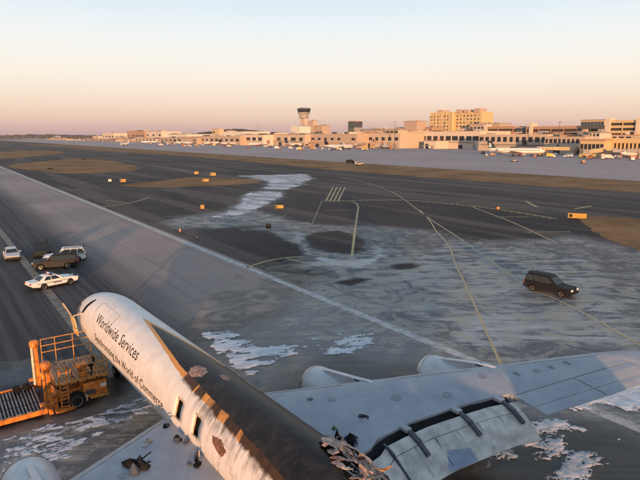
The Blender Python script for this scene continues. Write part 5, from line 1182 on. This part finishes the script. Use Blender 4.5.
for k, (px, py, m_, lb) in enumerate(((430, 147.6, M_CREAM, 'cream jet bridge right of the loading dock'), (455, 147.6, M_GREYW, 'grey jet bridge at the middle of the long pale terminal'), (470, 147.8, M_TAN2, 'tan jet bridge at the right end of the long pale terminal'), (508, 150.5, M_CREAM, 'cream jet bridge behind the teal tailed plane'), (340, 147.8, M_TAN2, 'tan jet bridge above the navy tailed plane'), (312, 146.8, M_CREAM, 'cream jet bridge below the control tower'), (246, 145, M_GREYW, 'grey jet bridge at the left terminal wings'), (224, 144.6, M_CREAM, 'cream jet bridge under the white roofed hangar'), (205, 144.3, M_TAN2, 'tan jet bridge left of the white roofed hangar'), (390, 148.2, M_GREYW, 'grey jet bridge at the tan terminal wing'))):
    jet_bridge(lb, (px, py-1.2), (px+(-5 if k % 2 else 4), py+.5), m_)
jet_bridge('short cream jet bridge at the long pale terminal', (410, 146.8), (416, 148), M_CREAM)
# ================================================================== APRON VEHICLES
def service(px, py, rz, m_, kind, label=None):
    P = G(px, py); o = thing('service_vehicle', label or 'small service vehicle among those parked along the terminal fronts', 'vehicle', (P.x, P.y, .006), rz, 'service vehicles along the terminals' if not label else None)
    if kind == 0:      # box truck
        MB().box(-3.2, 1.3, -1.2, 1.2, .9, 3.2).build('cargo_box', m_, o, bevel=.08); MB().prism([(1.4, .6), (3.3, .6), (3.3, 1.5), (2.9, 2.4), (1.4, 2.4)], -1.1, 1.1).build('cab', M_PALEP, o, bevel=.08); MB().box(2.2, 3.1, -1.12, 1.12, 1.55, 2.2).build('window', M_WIN, o)
    elif kind == 1:    # tug
        MB().prism([(-2, .5), (2, .5), (2, 1.2), (.3, 1.3), (-2, 1.1)], -.95, .95).build('body', m_, o, bevel=.08); MB().box(-.9, .3, -.8, .8, 1.25, 2.1).build('cab', M_GREYW, o, bevel=.08); MB().box(-.8, .34, -.84, .84, 1.5, 1.95).build('window', M_WIN, o)
    else:              # van
        MB().prism([(-2.6, .5), (2.5, .5), (2.5, 1.2), (1.7, 1.35), (1.1, 2.2), (-2.6, 2.2)], -1.0, 1.0).build('body', m_, o, bevel=.1); MB().box(-1.9, 1.2, -1.02, 1.02, 1.45, 1.95).build('window', M_WIN, o)
    for x in (-1.5, 1.6):
        for sg in (-1, 1): MB().lathe([(-.14, .2), (-.14, .45), (.14, .45), (.14, .2)], 10, 'y', (x, sg*.9, .45)).build('wheel', M_RUB, o)
    return o
SVM = [M_PALEP, M_ORG, M_PALEP, mat('gse_yellow', (.5, .33, .05), .5), mat('gse_red', (.32, .06, .04), .5), M_GREYW, mat('gse_blue', (.06, .09, .2), .5)]
rg = random.Random(21)
ORD = ['leftmost', 'second from left', 'third from left', 'fourth from left', 'fifth from left', 'sixth from left', 'seventh from left', 'eighth from left', 'ninth from left', 'tenth from left', 'eleventh from left', 'twelfth from left']
SVN = ['white', 'orange', 'white', 'yellow', 'red', 'grey', 'blue']; ZONES = [(240, 'by the far left pier'), (300, 'left of the control tower'), (400, 'before the middle terminals'), (480, 'before the pale terminal below the hotel'), (575, 'around the teal tailed plane'), (700, 'before the right hand concourse')]
jobs = []
for k in range(84):
    px = rg.uniform(150, 640); yb = 145.2+(px-160)/480*13.2; yb += rg.uniform(-1.2, 2.2) if px > 300 else rg.uniform(-1.0, 1.0)
    if 300 < px < 480: yb = rg.uniform(147.5, 151)-(2 if px > 400 else 0)
    ci = rg.randrange(7); jobs.append((px, yb, rg.uniform(0, 6.28), ci, rg.choice((0, 0, 1, 2, 2))))
jobs.sort(); seen = {}
for px, yb, rz, ci, kd in jobs: seen.setdefault((SVN[ci], kd, next(z for q, z in ZONES if px < q)), []).append(px)
for px, yb, rz, ci, kd in jobs:
    zn = next(z for q, z in ZONES if px < q); same = seen[SVN[ci], kd, zn]
    lb = '%s %s %s' % (SVN[ci], ('box truck', 'baggage tug', 'van')[kd], zn)
    if len(same) > 1: lb += ', '+ORD[same.index(px)]
    service(px, yb, rz, SVM[ci], kd, 'small '+lb)['group'] = 'service vehicles along the terminals'
service(514, 161.8, R(10), M_GREYW, 1, 'small dark tug driving alone on the open apron before the teal tailed plane')
service(583, 163.5, R(80), M_ORG, 1, 'small orange tug alone on the open apron at right')
service(350.5, 163.3, R(10), M_BLACK, 2, 'small dark van on the near apron edge, left of two'); service(359, 165.3, R(15), M_GREYW, 2, 'small greyish van on the near apron edge, right of two')
service(277, 149, R(10), M_PALEP, 0, 'white box truck on the apron left of the control tower'); service(313, 149.5, R(15), M_ORG, 0, 'orange truck on the apron below the control tower')
service(541, 156.2, R(30), SVM[3], 0, 'yellow loader truck at the nose of the teal tailed plane'); service(535, 157.3, R(60), M_ORG, 1, 'orange tug at the nose of the teal tailed plane')
# ================================================================== FAR COUNTRY
t = NT('far_woods'); v = t.coord(); n = t.noise(v, .02, 5, .7); t.base(t.mix(t.step(n, .35, .65), (.035, .032, .026), (.075, .06, .05)), .95, 0, .1); M_WOOD = t.m
def ridge(name, label, pxs, dist, ys, seed, depth=120):
    rg2 = np.random.default_rng(seed); V = []; F = []; N = len(pxs)
    for i, (px, y) in enumerate(zip(pxs, ys)):
        d = ray(px, HY); k_ = dist/d.y; x, yy = d.x*k_, d.y*k_; h = max(2, CAMH+(HY-y)*dist/FPX)
        V += [(x, yy, 0), (x, yy+rg2.uniform(0, 20), h*.75), (x, yy+35+rg2.uniform(0, 20), h), (x, yy+depth, 0)]
    for i in range(N-1):
        for a in range(3): F.append((4*i+a, 4*i+4+a, 4*i+5+a, 4*i+1+a))
    return tag(MB().add(V, F).build(name, M_WOOD), label, 'woods', kind='stuff')
pxs = np.linspace(-120, 760, 1200); nn = fbm(pxs*.05, pxs*0+3, 5, .6); n2 = fbm(pxs*.8, pxs*0+9, 3, .7)
ridge('tree_line', 'low dark line of far woods along the horizon', pxs, 3200, 134.9-(nn-.5)*2.2-(n2-.5)*1.4, 1)
hillp = np.linspace(185, 300, 240); hh = 131.2-2.2*np.exp(-((hillp-232)/22)**2)+3.5*np.clip(np.abs(hillp-240)/60, 0, 2)**2-(fbm(hillp*.6, hillp*0, 3)-.5)*1.2
ridge('wooded_hill', 'low wooded rise behind the white roofed hangar', hillp, 2300, hh, 2, 300)
terminal(212, 219, 900, 128.9, 'small yellow block on the wooded rise left of the tower', M_HOTEL, 20, 2, (.6, .8), name='distant_building', base=False, plant=0)
rg = random.Random(77); jobs = sorted((rg.uniform(-10, 300), rg.uniform(480, 900), rg.uniform(2.5, 8), rg.uniform(0, 2.6), rg.randrange(5)) for k in range(26))
FN = ['tan', 'cream', 'terracotta', 'pale', 'grey']; cnt = {}
for px, u, w_, dy, ci in jobs:
    i = cnt.get(ci, 0); cnt[ci] = i+1
    terminal(px, px+w_, u, 136.6-dy, 'tiny far %s building on the left horizon, %s of its colour' % (FN[ci], ORD[i]), (M_TAN2, M_CREAM, M_BRICK, M_PALE, M_GREYW)[ci], 20, 2, (.5, .7), name='far_building', base=False, plant=0)['group'] = 'tiny far buildings'
# ================================================================== HAZE
hz = MB().box(-4500, 4500, -600, 4200, -1, 95).build('haze', None)
tag(hz, 'thin pinkish morning haze over the whole airfield', 'haze', kind='stuff')
hm = bpy.data.materials.new('haze_air'); hm.use_nodes = True; hn = hm.node_tree.nodes
hn.remove(hn['Principled BSDF']); pv = hn.new('ShaderNodeVolumePrincipled'); pv.inputs['Density'].default_value = .00006; pv.inputs['Color'].default_value = (.95, .9, .88, 1); pv.inputs['Anisotropy'].default_value = .2
hm.node_tree.links.new(pv.outputs[0], hn['Material Output'].inputs['Volume']); hz.data.materials.append(hm)
